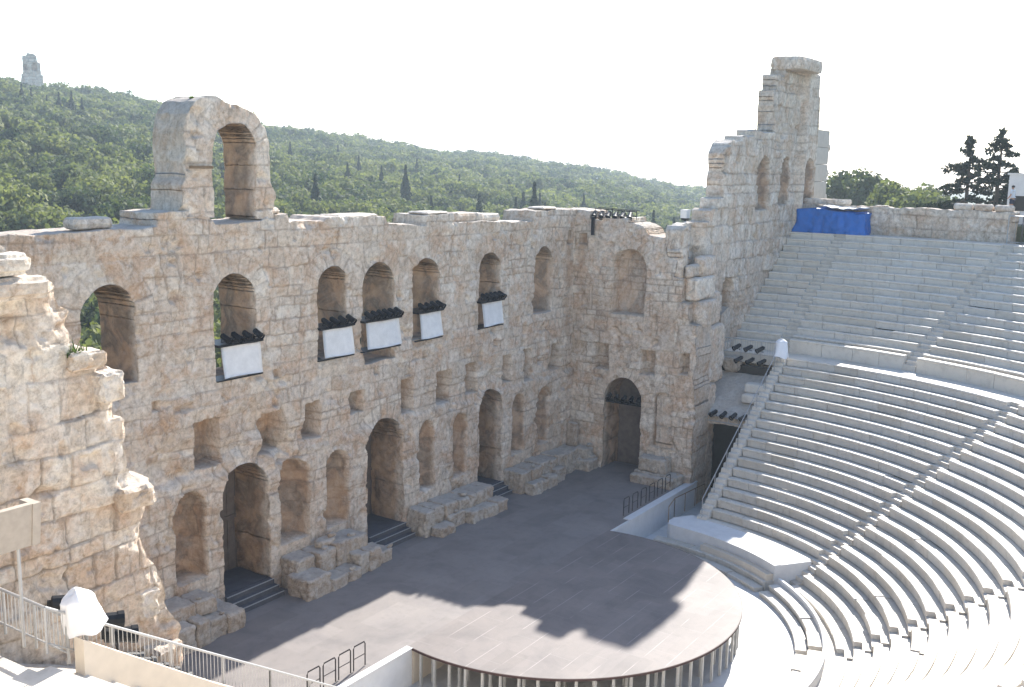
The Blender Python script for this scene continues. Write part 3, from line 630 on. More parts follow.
# ------------------------------------------------------------------ seating
TI = lambda: (float(rng.random()), 0, 0)
def row_mesh(R, z, a0f, a1f, seed, dr=.80, hh=.46, chip=.0, wide=(.9, 2.0)):
    r = np.random.default_rng(seed); m = MB()
    A0, A1 = a0f(R), a1f(R); L = (A1-A0)*R; s = 0.
    cuts = [0.]
    while cuts[-1] < L-1.0: cuts.append(min(L, cuts[-1]+r.uniform(*wide)))
    if cuts[-1] < L: cuts[-1] = L
    g = .011
    for i in range(len(cuts)-1):
        c0, c1 = cuts[i]/L, cuts[i+1]/L; jz = r.normal(0, .004); jr = r.normal(0, .006); ex = 0.
        lip = .05
        if r.random() < chip: ex = r.uniform(.03, .09); jz -= r.uniform(0, .05); lip = 0
        RR = R+jr+ex; zz = z+jz
        prof = [(RR+lip, z-hh), (RR+lip, zz-.13), (RR+.012, zz-.10), (RR, zz-.085), (RR, zz-.022), (RR+.022, zz)]+([(R+.40, zz), (R+.415, zz-.075), (R+dr, zz-.075)] if dr == .80 else [(R+dr, zz)])+[(R+dr, z-hh)]
        f0 = (lambda Rq, c=c0+g/L: a0f(Rq)+(a1f(Rq)-a0f(Rq))*c) if True else 0
        f1 = (lambda Rq, c=c1-g/L: a0f(Rq)+(a1f(Rq)-a0f(Rq))*c)
        t = r.random(); t = t if r.random() < .3 else .25+.5*t
        m.arc(prof, f0, f1, max(2, int((cuts[i+1]-cuts[i])/.4)), (t, ex*2.5, 0))
    return m
def stairs(name, az, R0, dR, z0, dz, nrow, lab, grp, hw=.36):
    e = tag(empty(name), lab, 'stairway', grp)
    for k in range(nrow):
        for h in (0, 1):
            Rk = R0+k*dR+h*dR/2; zk = z0+k*dz-(1-h)*dz/2; m = MB()
            f = lambda s: (lambda R: az+s*asin(hw/R))
            m.arc([(Rk, zk-.5), (Rk, zk), (Rk+dR+.02, zk), (Rk+dR+.02, zk-.5)], f(-1), f(1), 2, (float(rng.uniform(.1, .6)), .12, 0)); m.build('step', M['marble_dirty'], e)
# lower cavea: rows k = 16 .. -1 outwards
LR = lambda k: 23.891-.6624*k
LZ = lambda k: 6.521-.4237*k
UR = lambda j: 36.243-.6518*j
UZ = lambda j: 13.943-.4281*j
lowA = [RD(-52.6), RD(-17.5), RD(17.5), RD(52.6)]
endR = lambda R: acos(min(1, 1.60/R)); endL = lambda R: -acos(min(1, 1.60/R))
aedge = lambda a, s: (lambda R: a+s*asin(.36/R))
bounds = [(endL, aedge(lowA[0], -1))]+[(aedge(lowA[i], 1), aedge(lowA[i+1], -1)) for i in range(3)]+[(aedge(lowA[3], 1), endR)]
lnames = ['lower block of curved marble rows at the far left beside the broken wall', 'lower block of curved marble rows left of the centre of the seating',
          'middle lower block of curved marble rows facing the stage', 'lower block of sunlit curved marble rows right of centre between two stairways', 'lower block of shaded curved marble rows beside the right entrance passage']
for i, (f0, f1) in enumerate(bounds):
    e = tag(empty('seating_block'), lnames[i], 'seating', 'lower blocks of stone seats')
    for k in range(-1, 19 if i in (1, 2, 3) else 17):
        row_mesh(LR(k), LZ(k), f0, f1, 1000+i*50+k, chip=.10 if k in (13, 15, 16, 17, 18) else .03, dr=.80 if k > -1 else 1.95).build('seat_row', M['marble_dirty' if k > 12 else 'marble'], e)
for i, a in enumerate(lowA):
    stairs('stairway', a, LR(18), .6624, LZ(18), .4237, 20, ['narrow marble stairway through the lower seats at far left', 'narrow marble stairway through the lower seats left of centre', 'narrow marble stairway climbing the sunlit lower seats right of centre', 'narrow marble stairway through the lower seats nearest the right passage'][i], 'lower stairways')
# diazoma walk and its kerb wall
m = MB(); fE = lambda R: acos(-2.67/R); gE = lambda R: -acos(-2.67/R)
m.arc([(24.9, 6.3), (24.9, 6.92), (28.6, 6.92), (28.6, 6.3)], gE, fE, 90); o = m.build('walkway', M['marble']); tag(o, kind='structure')
upA = [RD(-88.67+17.734*k) for k in range(11)]
ue = lambda a, s: (lambda R: a+s*asin(.4/R))
ub = [(gE, ue(upA[0], -1))]+[(ue(upA[i], 1), ue(upA[i+1], -1)) for i in range(10)]+[(ue(upA[-1], 1), fE)]
for i in range(12):
    f0, f1 = ub[i]; e = tag(empty('upper_seating_block'), None, 'seating', 'upper blocks of stone seats')
    nm = ['strip of upper rows against the left wing wall', 'left-end upper block of rows', 'upper block of rows second from the left end', 'upper block of rows third from the left end', 'upper block of rows left of the centre line', 'upper block of rows just left of centre at the back', 'upper block of rows just right of centre at the back',
          'upper block of rows fourth from the right wing wall', 'upper block of rows third from the right wing wall', 'upper block of straight-looking rows cut off by the right edge of the photo', 'wide upper block of rows under the rubble back wall, between two stairways', 'narrow upper block of short rows against the right wing wall under the blue tarpaulin']
    e['label'] = nm[i]
    for j in range(14):
        row_mesh(UR(j), UZ(j), f0, f1, 2000+i*40+j, dr=.80 if j else 2.2, chip=.03).build('seat_row', M['marble'], e)
    # ledge and kerb wall below the first row
    wf0, wf1 = f0, f1
    if 0 < i < 11: wf0 = (lambda R, f=f0: f(R)+.03/R); wf1 = (lambda R, f=f1: f(R)-.03/R)
    if i in (0, 11): pz = 7.5
    else: pz = 7.80
    m = row_mesh(26.45, pz, wf0, wf1, 3000+i, dr=.42, hh=.92, wide=(1.4, 2.6)); m.build('kerb_wall', M['marble_warm'], e)
    m = row_mesh(27.08, 7.95, f0, f1, 3100+i, dr=.75, hh=.5, wide=(1.2, 2.4)); m.build('foot_ledge', M['marble_dirty'], e)
for i, a in enumerate(upA):
    stairs('upper_stairway', a, UR(15), .6518, UZ(15), .4281, 16, 'upper marble stairway %s' % ['by the left wing wall', 'second from the left wing wall', 'third from the left wing wall', 'left of centre', 'near the centre on the left', 'on the centre line', 'near the centre on the right', 'right of centre', 'far to the right out of frame', 'descending from the railed gap in the back wall', 'beginning below the blue tarpaulin'][i], 'upper stairways', .4)
# top walk and rubble back wall
m = MB(); m.arc([(36.9, 13.4), (36.9, 13.925), (38.6, 13.925), (38.6, 13.4)], gE, fE, 100); o = m.build('top_walkway', M['marble_dirty']); tag(o, kind='structure')
Pcyl = lambda R0: (lambda h, d, z: np.stack([(R0+d)*np.sin(h/R0), YC-(R0+d)*np.cos(h/R0), z], 1))
R0 = 38.0
a0, a1 = RD(20)*R0, (acos(-2.67/38))*R0+.2
gap0, gap1 = RD(69.4)*R0, RD(72.1)*R0
bw_ = relief('back_wall', a0, a1, 13.6, 17.0, .075, [(gap1, 13.6), (a1, 13.6), (a1, 15.9), (RD(86)*R0, 15.9), (RD(86)*R0, 15.88), (gap1, 15.88)], Pcyl(R0), M['stone_grey'], 221, .9, joint=.05, block=.05, ch=(.5, .7), bw=(.8, 1.8), wob=.1)
tag(bw_, 'rubble back wall above the top row of seats at the right, beside the blue tarpaulin', 'wall')
bw2 = relief('back_wall', a0, gap0, 13.6, 17.0, .12, [(a0, 13.6), (gap0, 13.6), (gap0, 15.85), (a0, 15.85)], Pcyl(R0), M['stone_grey'], 223, .9, joint=.05, block=.05, ch=(.5, .7), bw=(.8, 1.8), wob=.1)
tag(bw2, 'rubble back wall beyond the railed gap at the right edge', 'wall')
bl = [(RD(88.6), RD(93.8), 15.9, .42, 'dark weathered block on the back wall behind the blue tarpaulin', 2.2), (RD(84.6), RD(86.2), 15.9, .10, 'flat broken slab on the back wall right of the tarpaulin', 1.0)]
for q in range(3): bl.append((RD(72.15+q*2.0), RD(72.15+q*2.0+1.95), 15.9, .46, ['pale block on the back wall next to the railed gap', 'middle pale block of the three on the back wall in front of the conifers', 'left pale block of the three on the back wall in front of the conifers'][q], 1.4))
for q, (b0, b1, z, h, lab, _) in enumerate(bl):
    m = MB(); a = (b0+b1)/2; c = pol(R0+.30, a, z+h/2); m.rough(c, ((b1-b0)*R0-.04, .5, h), a, 800+q, .04, .14, (rng.uniform(.5, 1), .0, 0)); tag(m.build('stone_block', M['stone_grey']), lab, 'stone block', 'loose blocks on the back wall')

# side ends of the lower cavea: sloping retaining walls with copings
def slope_pts(side):
    pts = []
    for k in range(17, -2, -1):
        x = sqrt(max(LR(k)**2-1.6**2, 0)); pts.append((x, LZ(k)))
    return pts
sp = slope_pts(1)
for s, lab in ((1, 'retaining wall with stepped coping blocks along the right entrance passage'), (-1, 'retaining wall with smooth beige coping along the left entrance passage')):
    poly = [(s*p[0], p[1]-.32) for p in sp]
    poly = [(s*sp[0][0], -1.6)]+poly+[(s*25.5, 6.3), (s*25.5, -1.6)]
    m = MB(); m.prism(poly, -11.25, -10.75, (.4, 0, 0)); w = m.build('retaining_wall', M['marble_dirty']); tag(w, lab, 'wall')
    if s > 0:
        for i in range(len(sp)-1):
            for h in (0, 1):
                x0, z0_ = sp[i]; x1, z1_ = sp[i+1]; xm, zm = (x0+(x1-x0)*h/2, z0_+(z1_-z0_)*h/2)
                m = MB(); m.rough((xm+.2, -11.0, zm-.10+rng.normal(0, .01)), (.38, .62, .58), 0, 830+i*2+h, .02, .2, (float(rng.uniform(.4, .9)), 0, 0), .05); m.build('coping_block', M['marble'], w)
    else:
        m = MB(); m.prism([(-12.6, -1.0), (-12.6, -.3), (-20.2, 4.77), (-23.9, 7.40), (-23.9, 6.3)], -11.62, -11.26, (.5, 0, 0)); m.build('coping', M['beige'], w)

# low orchestra wall, kerbs and the box-seat podiums
m = MB(); fl = lambda a: (lambda R: a)
m.arc([(11.43, -1.5), (11.43, -.8), (11.56, -.8), (11.56, -1.5)], RD(-50), RD(52), 60, (.5, 0, 0)); o = m.build('low_wall', M['white_wall']); tag(o, 'thin white curved wall around the front of the lower seats', 'low wall')
e = tag(empty('front_row'), 'two worn curved marble kerb rows around the orchestra floor', 'stone rows')
for q, (Rr, z, d) in enumerate(((10.35, -1.28, .5), (10.85, -1.02, .58))):
    row_mesh(Rr, z, fl(RD(-92)), fl(RD(16)), 3300+q, d, .5, .15).build('kerb_row', M['marble_dirty'], e)
    row_mesh(Rr, z, fl(RD(18)), fl(RD(51.4)), 3310+q, d, .5, .15).build('kerb_row', M['marble_dirty'], e)
    row_mesh(Rr, z, fl(RD(53.6)), fl(RD(92)), 3320+q, d, .5, .15).build('kerb_row', M['marble_dirty'], e)
m = MB(); m.arc([(11.55, -1.6), (11.55, -1.30), (12.7, -1.30), (12.7, -1.6)], RD(-88), RD(88), 60, (.3, .2, 0)); m.build('gutter_paving', M['marble_dirty'], e)
for s, lab in ((1, 'white raised box-seat podium curving below the right end of the seats'), (-1, 'white raised box-seat podium below the left end of the seats')):
    e = tag(empty('box_podium'), lab, 'podium', 'white podiums flanking the orchestra')
    A, B = RD(53.4), RD(84)
    pts = [(11.42*sin(A+(B-A)*k/24), YC-11.42*cos(A+(B-A)*k/24)) for k in range(25)]
    pts += [(11.45, -10.2), (11.5, -9.95), (11.65, -9.75), (11.95, -9.65), (12.6, -9.65), (13.6, -10.3)]
    pts += [(13.45*sin(A+(B-A)*k/24), YC-13.45*cos(A+(B-A)*k/24)) for k in range(24, -1, -1)]
    if s < 0: pts = [(-x, y) for x, y in pts]
    m = MB(); m.prism(pts, -1.5, -.275, axis='z'); m.build('body', M['white_wall'], e)
    m = MB()
    m.arc([(11.36, -.275), (11.36, -.255), (11.75, -.245), (11.75, -.275)], s*A, s*RD(83), 24); m.build('rim', M['white_wall'], e)
    m = MB(); m.arc([(11.0, -1.5), (11.06, -.72), (11.41, -.72), (11.41, -1.5)], s*RD(54), s*RD(78), 20); m.build('bench', M['beige'], e)

# ------------------------------------------------------------------ entrance passages (parodoi)
for s in (1, -1):
    e = tag(empty('passage_roof'), ['', 'sloping grey stone roof over the right entrance passage beside the seats', 'sloping grey stone roof over the left entrance passage behind the railing'][s], 'roof', 'roofs of the entrance passages')
    nx, ny = 30, 26; V = []; c = []
    for i in range(nx+1):
        for j in range(ny+1):
            x = 20.0+4.9*i/nx; y = -10.74+3.6*j/ny
            z = 3.75+(x-20)*.47+.07*fbm(np.array(x*1.3), np.array(y*1.3), np.array(0.), 900, 3)
            V.append((s*x, y, float(z))); c.append((.55, 0, 0))
    F = [(i*(ny+1)+j, (i+1)*(ny+1)+j, (i+1)*(ny+1)+j+1, i*(ny+1)+j+1) for i in range(nx) for j in range(ny)]
    off = len(V); V += [(p[0], p[1], p[2]-.45) for p in V]; F += [tuple(off+q for q in f[::-1]) for f in F[:nx*ny]]
    rim = [i*(ny+1) for i in range(nx+1)]+[nx*(ny+1)+j for j in range(1, ny+1)]+[i*(ny+1)+ny for i in range(nx-1, -1, -1)]+[j for j in range(ny-1, 0, -1)]
    F += [(rim[k], rim[(k+1) % len(rim)], rim[(k+1) % len(rim)]+off, rim[k]+off) for k in range(len(rim))]
    mesh_obj('slab', V, np.array(F), M['roofslab'], e, np.array([(.55, 0, 0)]*len(V)))
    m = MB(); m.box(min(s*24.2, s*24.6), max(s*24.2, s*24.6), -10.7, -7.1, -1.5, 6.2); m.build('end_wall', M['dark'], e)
    m = MB(); m.box(min(s*22.6, s*22.7), max(s*22.6, s*22.7), -10.7, -7.1, -1.5, 3.9); m.build('dark_wall', M['dark'], e)  # near-black sheet put in to close the passage, standing for its darkness
for q, (x, y, z, sx, sy, sz, lab) in enumerate(((21.6, -10.3, 4.78, .8, 1.1, .5, 'lower of two pale blocks like seat ends beside the passage roof'), (22.3, -10.25, 5.3, .8, 1.2, .55, 'upper of two pale blocks like seat ends beside the passage roof'), (24.3, -7.9, 6.2, .9, 1.1, .9, 'rounded boulder at the foot of the right wing wall above the passage'))):
    m = MB(); m.rough((x, y, z), (sx, sy, sz), 0, 880+q, .03 if q < 2 else .15, .1, (.75, 0, 0), .06 if q < 2 else .3); tag(m.build('stone_block', M['marble' if q < 2 else 'rock']), lab, 'stone block')
# pale wall strip running from the stage front to the right passage with its small handrail
def rail(name, P, mat, lab, h=1.0, post=1.5, bar=.13, r=.025, mid_=False, group=None, loops=False):
    e = tag(empty(name), lab, 'railing', group); P = [np.array(p, float) for p in P]
    m = MB(); m.tube([p+(0, 0, h) for p in P], r*1.25, 8); m.build('top_rail', mat, e)
    if bar:
        m = MB(); m.tube([p+(0, 0, .1) for p in P], r*.8, 6)
        for a, b in zip(P[:-1], P[1:]):
            L = np.linalg.norm(b-a); n = max(1, int(L/bar))
            for k in range(n): q = a+(b-a)*(k+.5)/n; m.tube([q+(0, 0, .1), q+(0, 0, h)], r*.4, 4)
        m.build('balusters', mat, e)
    for a, b in zip(P[:-1], P[1:]):
        n = max(1, round(np.linalg.norm(b-a)/post))
        for k in range(n+1): q = a+(b-a)*k/n; m = MB(); m.tube([q+(0, 0, -.15), q+(0, 0, h)], r*1.1, 6); m.build('post', mat, e)
    return e
off = 1.05
rail('passage_railing', [(x, -11.0, z+.25) for x, z in (sp[1], sp[8], sp[-1])], M['metal'], 'pale metal railing descending on the coping beside the right passage', .9, 1.6, .0, .022)
rail('passage_railing', [(-x, -11.15, z+.38) for x, z in (sp[1], sp[8], sp[-1])], M['metal'], 'long pale railing sloping down in the left foreground', .95, 1.9, .14, .026)
rail('walkway_railing', [(24.0, -7.25, 6.93), (24.0, -11.1, 6.93)], M['metal'], 'grey metal railing across the end of the walkway by the right wing wall', .95, 1.3, .16, .022)
rail('walkway_railing', [(-23.95, -7.25, 6.85), (-23.95, -11.1, 6.85)], M['metal'], 'thick pale railing at lower left in front of the broken wall', .98, 1.4, .15, .03)
rail('ramp_handrail', [(11.7, -9.75, -.3), (13.2, -9.4, -.3), (18.5, -8.9, -.9)], M['brownrail'], 'brown handrail leading down into the right entrance passage', .9, 1.7, 0, .022)
rail('gap_railing', [pol(37.9, RD(72.3), 13.95), pol(37.9, RD(70.9), 13.95), pol(37.9, RD(69.4), 13.95)], M['metal'], 'grey railing in the gap of the back wall at the right edge', 1.75, .9, .9, .03)
def loop_barrier(x, y0, lab, grp, n, dx):
    for k in range(n):
        e = tag(empty('stage_barrier', (x+k*dx, y0, .03)), lab, 'barrier', grp); w = .62; m = MB()
        m.tube([(-w/2, 0, 0), (-w/2, 0, .84), (-w/2+.05, 0, .93), (w/2-.05, 0, .93), (w/2, 0, .84), (w/2, 0, 0)], .026, 6); m.build('hoop', M['darkrail'], e)
        m = MB(); m.tube([(-w/2, 0, .45), (w/2, 0, .45)], .016, 6); m.build('crossbar', M['darkrail'], e)
loop_barrier(-10.45, -7.85, 'dark metal hoop barrier in the row at the left front edge of the stage', 'hoop barriers at the left stage edge', 4, -.78)
loop_barrier(10.7, -7.75, 'dark metal hoop barrier in the row at the right front edge of the stage', 'hoop barriers at the right stage edge', 6, 1.02)

# ------------------------------------------------------------------ stage lights and boards
def spot_mesh():
    m = MB(); m.tube([(0, .22, 0), (0, .20, 0), (0, -.22, 0), (0, -.23, 0)], [.09, .125, .14, .14], 12)
    m.tube([(0, -.23, 0), (0, -.34, 0)], [.155, .165], 12, cap=False)
    m.tube([(-.17, 0, 0), (-.17, 0, -.2), (.17, 0, -.2), (.17, 0, 0)], .02, 6); m.box(-.03, .03, .2, .28, -.05, .05)
    o = m.build('spotlight', M['black']); return o
spot0 = spot_mesh(); used = [False]
def spot(loc, rot, lab, grp, sc=1.0):
    if not used[0]: o = spot0; used[0] = True
    else: o = spot0.copy(); C.objects.link(o)
    o.location = loc; o.rotation_euler = rot; o.scale = (sc,)*3; tag(o, lab, 'spotlight', grp); return o
PAN = [(-9.73, -7.75, 4, 'first'), (-4.07, -2.21, 4, 'second'), (-1.26, 1.11, 6, 'widest'), (2.68, 4.41, 4, 'fourth'), (8.0, 9.91, 5, 'fifth')]
for q, (x0, x1, n, nm) in enumerate(PAN):
    e = tag(empty('light_stand'), ('widest white board, in the middle window, under a dark ledge of lights' if nm == 'widest' else '%s white board from the left under a dark ledge of lights in a wall window' % nm), 'light stand', 'white boards in the wall windows')
    zb, zt = (9.66, 10.90)
    m = MB(); nx, nz = 10, 8; V = []; 
    for i in range(nx+1):
        for j in range(nz+1):
            u, v = i/nx, j/nz; V.append((x0+(x1-x0)*u, -.06-.16*(1-v)+.03*sin(3*u+q+2*v), zb+(zt-zb)*v+.02*sin(5*u+q)))
    b = len(V); V2 = V+[(p[0], p[1]+.03, p[2]) for p in V]
    F = [(i*(nz+1)+j, (i+1)*(nz+1)+j, (i+1)*(nz+1)+j+1, i*(nz+1)+j+1) for i in range(nx) for j in range(nz)]
    F += [tuple(b+k for k in f[::-1]) for f in F]
    rim = [i*(nz+1) for i in range(nx+1)]+[nx*(nz+1)+j for j in range(1, nz+1)]+[i*(nz+1)+nz for i in range(nx-1, -1, -1)]+[j for j in range(nz-1, 0, -1)]
    F += [(rim[k], rim[(k+1) % len(rim)], rim[(k+1) % len(rim)]+b, rim[k]+b) for k in range(len(rim))]
    m.add(V2, F); m.build('board', M['panel'], e, True)
    m = MB(); m.box(x0-.22, x1+.12, -.16, 1.0, zt+.02, zt+.12); m.box(x0-.18, x0-.12, .3, .9, zb-.1, zt+.02); m.box(x1+.02, x1+.08, .3, .9, zb-.1, zt+.02); m.box(x0-.22, x1+.2, -.03, .8, zb-.14, zb-.09); m.build('frame', M['black'], e)
    for k in range(n):
        x = x0+.2+(x1-x0-.3)*k/(n-1); spot((x, -.05, zt+.36), (RD(24+4*sin(k*2.1+q)), 0, RD(8*sin(k*1.7+q))), ('black spotlight in the row above the widest, middle white board' if nm == 'widest' else 'black spotlight in the row above the %s white board from the left' % nm), 'spotlights above the %s board' % nm, .92)
e = tag(empty('lighting_bar'), 'dark lighting truss on the wall top above the bricked-up arched window', 'lighting bar', 'bars of stage lights')
m = MB(); m.tube([(18.5, -.9, 15.75), (18.5, -3.7, 15.65)], .035); m.tube([(18.5, -.9, 15.5), (18.5, -3.7, 15.4)], .035); m.tube([(18.9, -.9, 15.8), (18.9, -3.7, 15.7)], .03)
for k in range(8): y = -.9-.4*k; m.tube([(18.5, y, 15.2), (18.5, y, 15.75)], .022)
m.box(17.45, 17.62, -1.4, -1.25, 14.2, 15.3); m.build('truss', M['black'], e)
for k in range(6): spot((18.25, -1.05-.47*k, 15.42), (RD(28), 0, RD(-75+6*sin(k*3))), 'black spotlight on the truss on top of the wall', 'spotlights on the wall-top truss', 1.1)
e = tag(empty('lighting_bar'), 'dark bar of lights across the upper part of the right side doorway', 'lighting bar', 'bars of stage lights')
m = MB(); m.tube([(18.0, -2.4, 4.25), (18.0, -4.9, 4.25)], .05); m.box(17.9, 18.15, -4.9, -2.4, 4.12, 4.19); m.build('bar', M['black'], e)
for k in range(5): spot((17.95, -2.65-.5*k, 4.5), (RD(25), 0, RD(-80+9*sin(k*2))), 'black spotlight on the bar in the right side doorway', 'spotlights in the side doorway', .95)
e = tag(empty('lighting_bar'), 'dark bar of lights along the lip of the right passage roof', 'lighting bar', 'bars of stage lights')
m = MB(); m.tube([(19.85, -7.2, 3.85), (19.85, -10.9, 3.85)], .045); m.tube([(19.85, -7.2, 3.5), (19.85, -10.9, 3.5)], .03)
for k in range(7): m.tube([(19.85, -7.2-.6*k, 3.5), (19.85, -7.2-.6*k, 3.85)], .02)
m.build('bar', M['metal'], e)
for k in range(6): spot((19.8, -7.45-.62*k, 4.02), (RD(22), 0, RD(-105+10*sin(k*2.3))), 'black spotlight on the lip of the right passage roof', 'spotlights on the right passage roof', .95)
for k in range(6):
    spot((23.7-.1*(k//3), -8.4-.75*(k % 3)-.2*(k//3), 7.45-.75*(k//3)), (RD(25), 0, RD(-127)), 'black spotlight clamped to the %s of the railing by the right white cover' % ('top' if k < 3 else 'foot'), 'spotlights on the right walkway railing', .98)
for k, (x, y, z) in enumerate(((-22.7, -9.1, 7.22), (-21.6, -9.0, 6.3), (-21.2, -9.0, 5.75))):
    spot((x, y, z), (RD(6), 0, RD(60)), ['black spotlight on the left railing just left of the white cover', 'black spotlight just right of the white cover', 'black spotlight on a bracket below the white cover at right'][k], 'spotlights near the left railing', 1.5)
e = tag(empty('lighting_bar'), 'dark bar of lights along the lip of the left passage roof behind the sloping railing', 'lighting bar', 'bars of stage lights')
m = MB(); m.tube([(-19.85, -7.2, 3.85), (-19.85, -10.9, 3.85)], .045); m.build('bar', M['metal'], e)
for k in range(7): spot((-19.75, -7.4-.52*k, 4.05), (RD(20), 0, RD(75+8*sin(k*2.3))), 'black spotlight on the lip of the left passage roof behind the railing', 'spotlights on the left passage roof', 1.25)
# small floodlight on the ruin at right, white box near the walkway
e = tag(empty('floodlight', (21.2, -5.6, 14.95)), 'small pale floodlight on the wall top left of the tower', 'floodlight'); m = MB(); m.box(-.28, .28, -.2, .2, .35, .85); m.build('lamp_head', M['panel'], e)
m = MB(); m.tube([(0, 0, 0), (0, 0, .35)], .05); m.box(-.22, .22, -.16, .16, .2, .36); m.build('bracket', M['black'], e)
m = MB(); m.box(24.2, 24.6, -7.6, -7.1, 6.1, 6.55); tag(m.build('junction_box', M['panel']), 'small white box fixed at the left end of the right walkway railing', 'box')
# loudspeaker panel on a pole, left foreground
e = tag(empty('pole_sign', (-24.3, -10.0, 6.9)), 'beige box panel on a thin grey pole in front of the left wall', 'panel'); m = MB()
m.box(-.85, .30, -.02, .16, 2.42, 3.42, M=lambda p: (p[0]+.04*(p[2]-3), p[1]-.06*(p[2]-3), p[2])); m.box(.302, .50, -.05, .5, 2.42, 3.42, M=lambda p: (p[0]+.04*(p[2]-3), p[1]-.06*(p[2]-3), p[2])); m.build('box_body', M['board'], e)
m = MB(); m.tube([(0, .1, 0), (0, .1, 2.5)], .04, 8); m.build('pole', M['metal'], e)
# white covers over equipment
def cover(loc, rz, s, lab):
    nu, nv = 72, 36; V = []
    for j in range(nv+1):
        v = j/nv; zz = 1.0*(1-v)
        for i in range(nu):
            a = 2*pi*i/nu; sq = 1/max(abs(cos(a)), abs(sin(a)))
            rr = (.30+.10*v)*(sq**.4); top_ = min(1, (v/.16))**.5
            fold = 1+.06*v*sin(a*5+2*v)+.025*sin(a*9+5*v)+.07*float(fbm(np.array(cos(a)*2.2), np.array(sin(a)*2.2), np.array(v*2.6), 12, 3))
            x = rr*fold*top_*cos(a)*1.1+.12*(1-v); y = rr*fold*top_*sin(a)
            V.append((x, y, zz+(.05*sin(a*2)*(1-v))+.05*v*sin(a*3)))
    F = [(j*nu+i, j*nu+(i+1) % nu, (j+1)*nu+(i+1) % nu, (j+1)*nu+i) for j in range(nv) for i in range(nu)]
    o = mesh_obj('equipment_cover', V, np.array(F), M['cloth'], None, None, True); o.location = loc; o.rotation_euler = (0, RD(8), rz); o.scale = (s,)*3
    return tag(o, lab, 'cover', 'white covers over equipment')
cover((-23.5, -11.1, 7.42), RD(200), 1.02, 'white cloth cover over equipment on the left railing')
cover((23.6, -11.2, 7.1), RD(20), 1.1, 'white cloth cover at the end of the right walkway railing')
for s in (-1, 1):
    e = tag(empty('cover_stand', (s*23.55, -11.2, 6.92)), 'thin stand holding up the %s white cover' % ('left' if s < 0 else 'right'), 'stand'); m = MB(); m.tube([(0, 0, 0), (0, 0, .35)], .04); m.build('post', M['metal'], e)
# blue tarpaulin over a stack on the top walk
def tarp():
    x0, x1, y0, y1, h = 36.5, 38.5, -12.1, -7.2, 1.62
    e = tag(empty('tarpaulin_stack'), 'blue tarpaulin over a long stack on the top walk beside the tower', 'tarpaulin')
    nu, nv, nt = 120, 16, 10; V = []
    per = [(x0, y0), (x0, y1), (x1, y1), (x1, y0)]
    L = [hypot(per[(i+1) % 4][0]-per[i][0], per[(i+1) % 4][1]-per[i][1]) for i in range(4)]; T = sum(L)
    def at(u):
        s = u*T
        for i in range(4):
            if s <= L[i]+1e-9: t = s/L[i]; a, b = per[i], per[(i+1) % 4]; return a[0]+(b[0]-a[0])*t, a[1]+(b[1]-a[1])*t
            s -= L[i]
        return per[0]
    cx, cy = (x0+x1)/2, (y0+y1)/2
    for j in range(nv+1):
        v = j/nv
        for i in range(nu):
            x, y = at(i/nu); f = .02*sin(i*.9)*v+.03*sin(i*2.3+1)*v*v+.16*float(fbm(np.array(i*.23), np.array(v*2.), np.array(3.), 5, 3)); d = hypot(x-cx, y-cy)
            k = 1+(f+.06*v)/d*1.5; zt = h*(1+.06*sin(y*1.3))-.12*(y < -11.4)
            V.append((cx+(x-cx)*k, cy+(y-cy)*k, 13.94+zt*(1-v)+.01))
    b0 = 0
    for j in range(1, nt+1):
        q = 1-j/nt
        for i in range(nu):
            x, y = at(i/nu); xx, yy = cx+(x-cx)*q, cy+(y-cy)*q
            V.append((xx, yy, 13.95+h*(1+.06*sin(yy*1.3))+(.05*sin(xx*3+yy*2)+.30*float(fbm(np.array(xx*1.3), np.array(yy*1.3), np.array(1.), 6, 3)))*(1-q)))
    F = [(j*nu+i, j*nu+(i+1) % nu, (j+1)*nu+(i+1) % nu, (j+1)*nu+i) for j in range(nv) for i in range(nu)]
    o2 = (nv+1)*nu
    F += [((o2+(j-1)*nu+i) if j else i, (o2+(j-1)*nu+(i+1) % nu) if j else (i+1) % nu, o2+j*nu+(i+1) % nu, o2+j*nu+i) for j in range(nt) for i in range(nu)]
    mesh_obj('tarpaulin', V, np.array(F), M['tarp'], e, None, True)
    m = MB(); nx, ny = 6, 14
    V = [(36.7+1.5*i/nx, -12.0+2.9*j/ny, 13.95+1.62*(1+.06*sin((-12.0+2.9*j/ny)*1.3))+.26+.08*sin(i*2+j)*sin(j*.7)) for i in range(nx+1) for j in range(ny+1)]
    V2 = V+[(p[0], p[1], p[2]-.05) for p in V]; b = len(V)
    F = [(i*(ny+1)+j, (i+1)*(ny+1)+j, (i+1)*(ny+1)+j+1, i*(ny+1)+j+1) for i in range(nx) for j in range(ny)]; F += [tuple(b+k for k in f[::-1]) for f in F]
    rim = [i*(ny+1) for i in range(nx+1)]+[nx*(ny+1)+j for j in range(1, ny+1)]+[i*(ny+1)+ny for i in range(nx-1, -1, -1)]+[j for j in range(ny-1, 0, -1)]
    F += [(rim[k], rim[(k+1) % len(rim)], rim[(k+1) % len(rim)]+b, rim[k]+b) for k in range(len(rim))]
    m.add(V2, F); tag(m.build('white_sheet', M['cloth'], None, True), 'crumpled white sheet lying on the blue tarpaulin', 'sheet')
tarp()

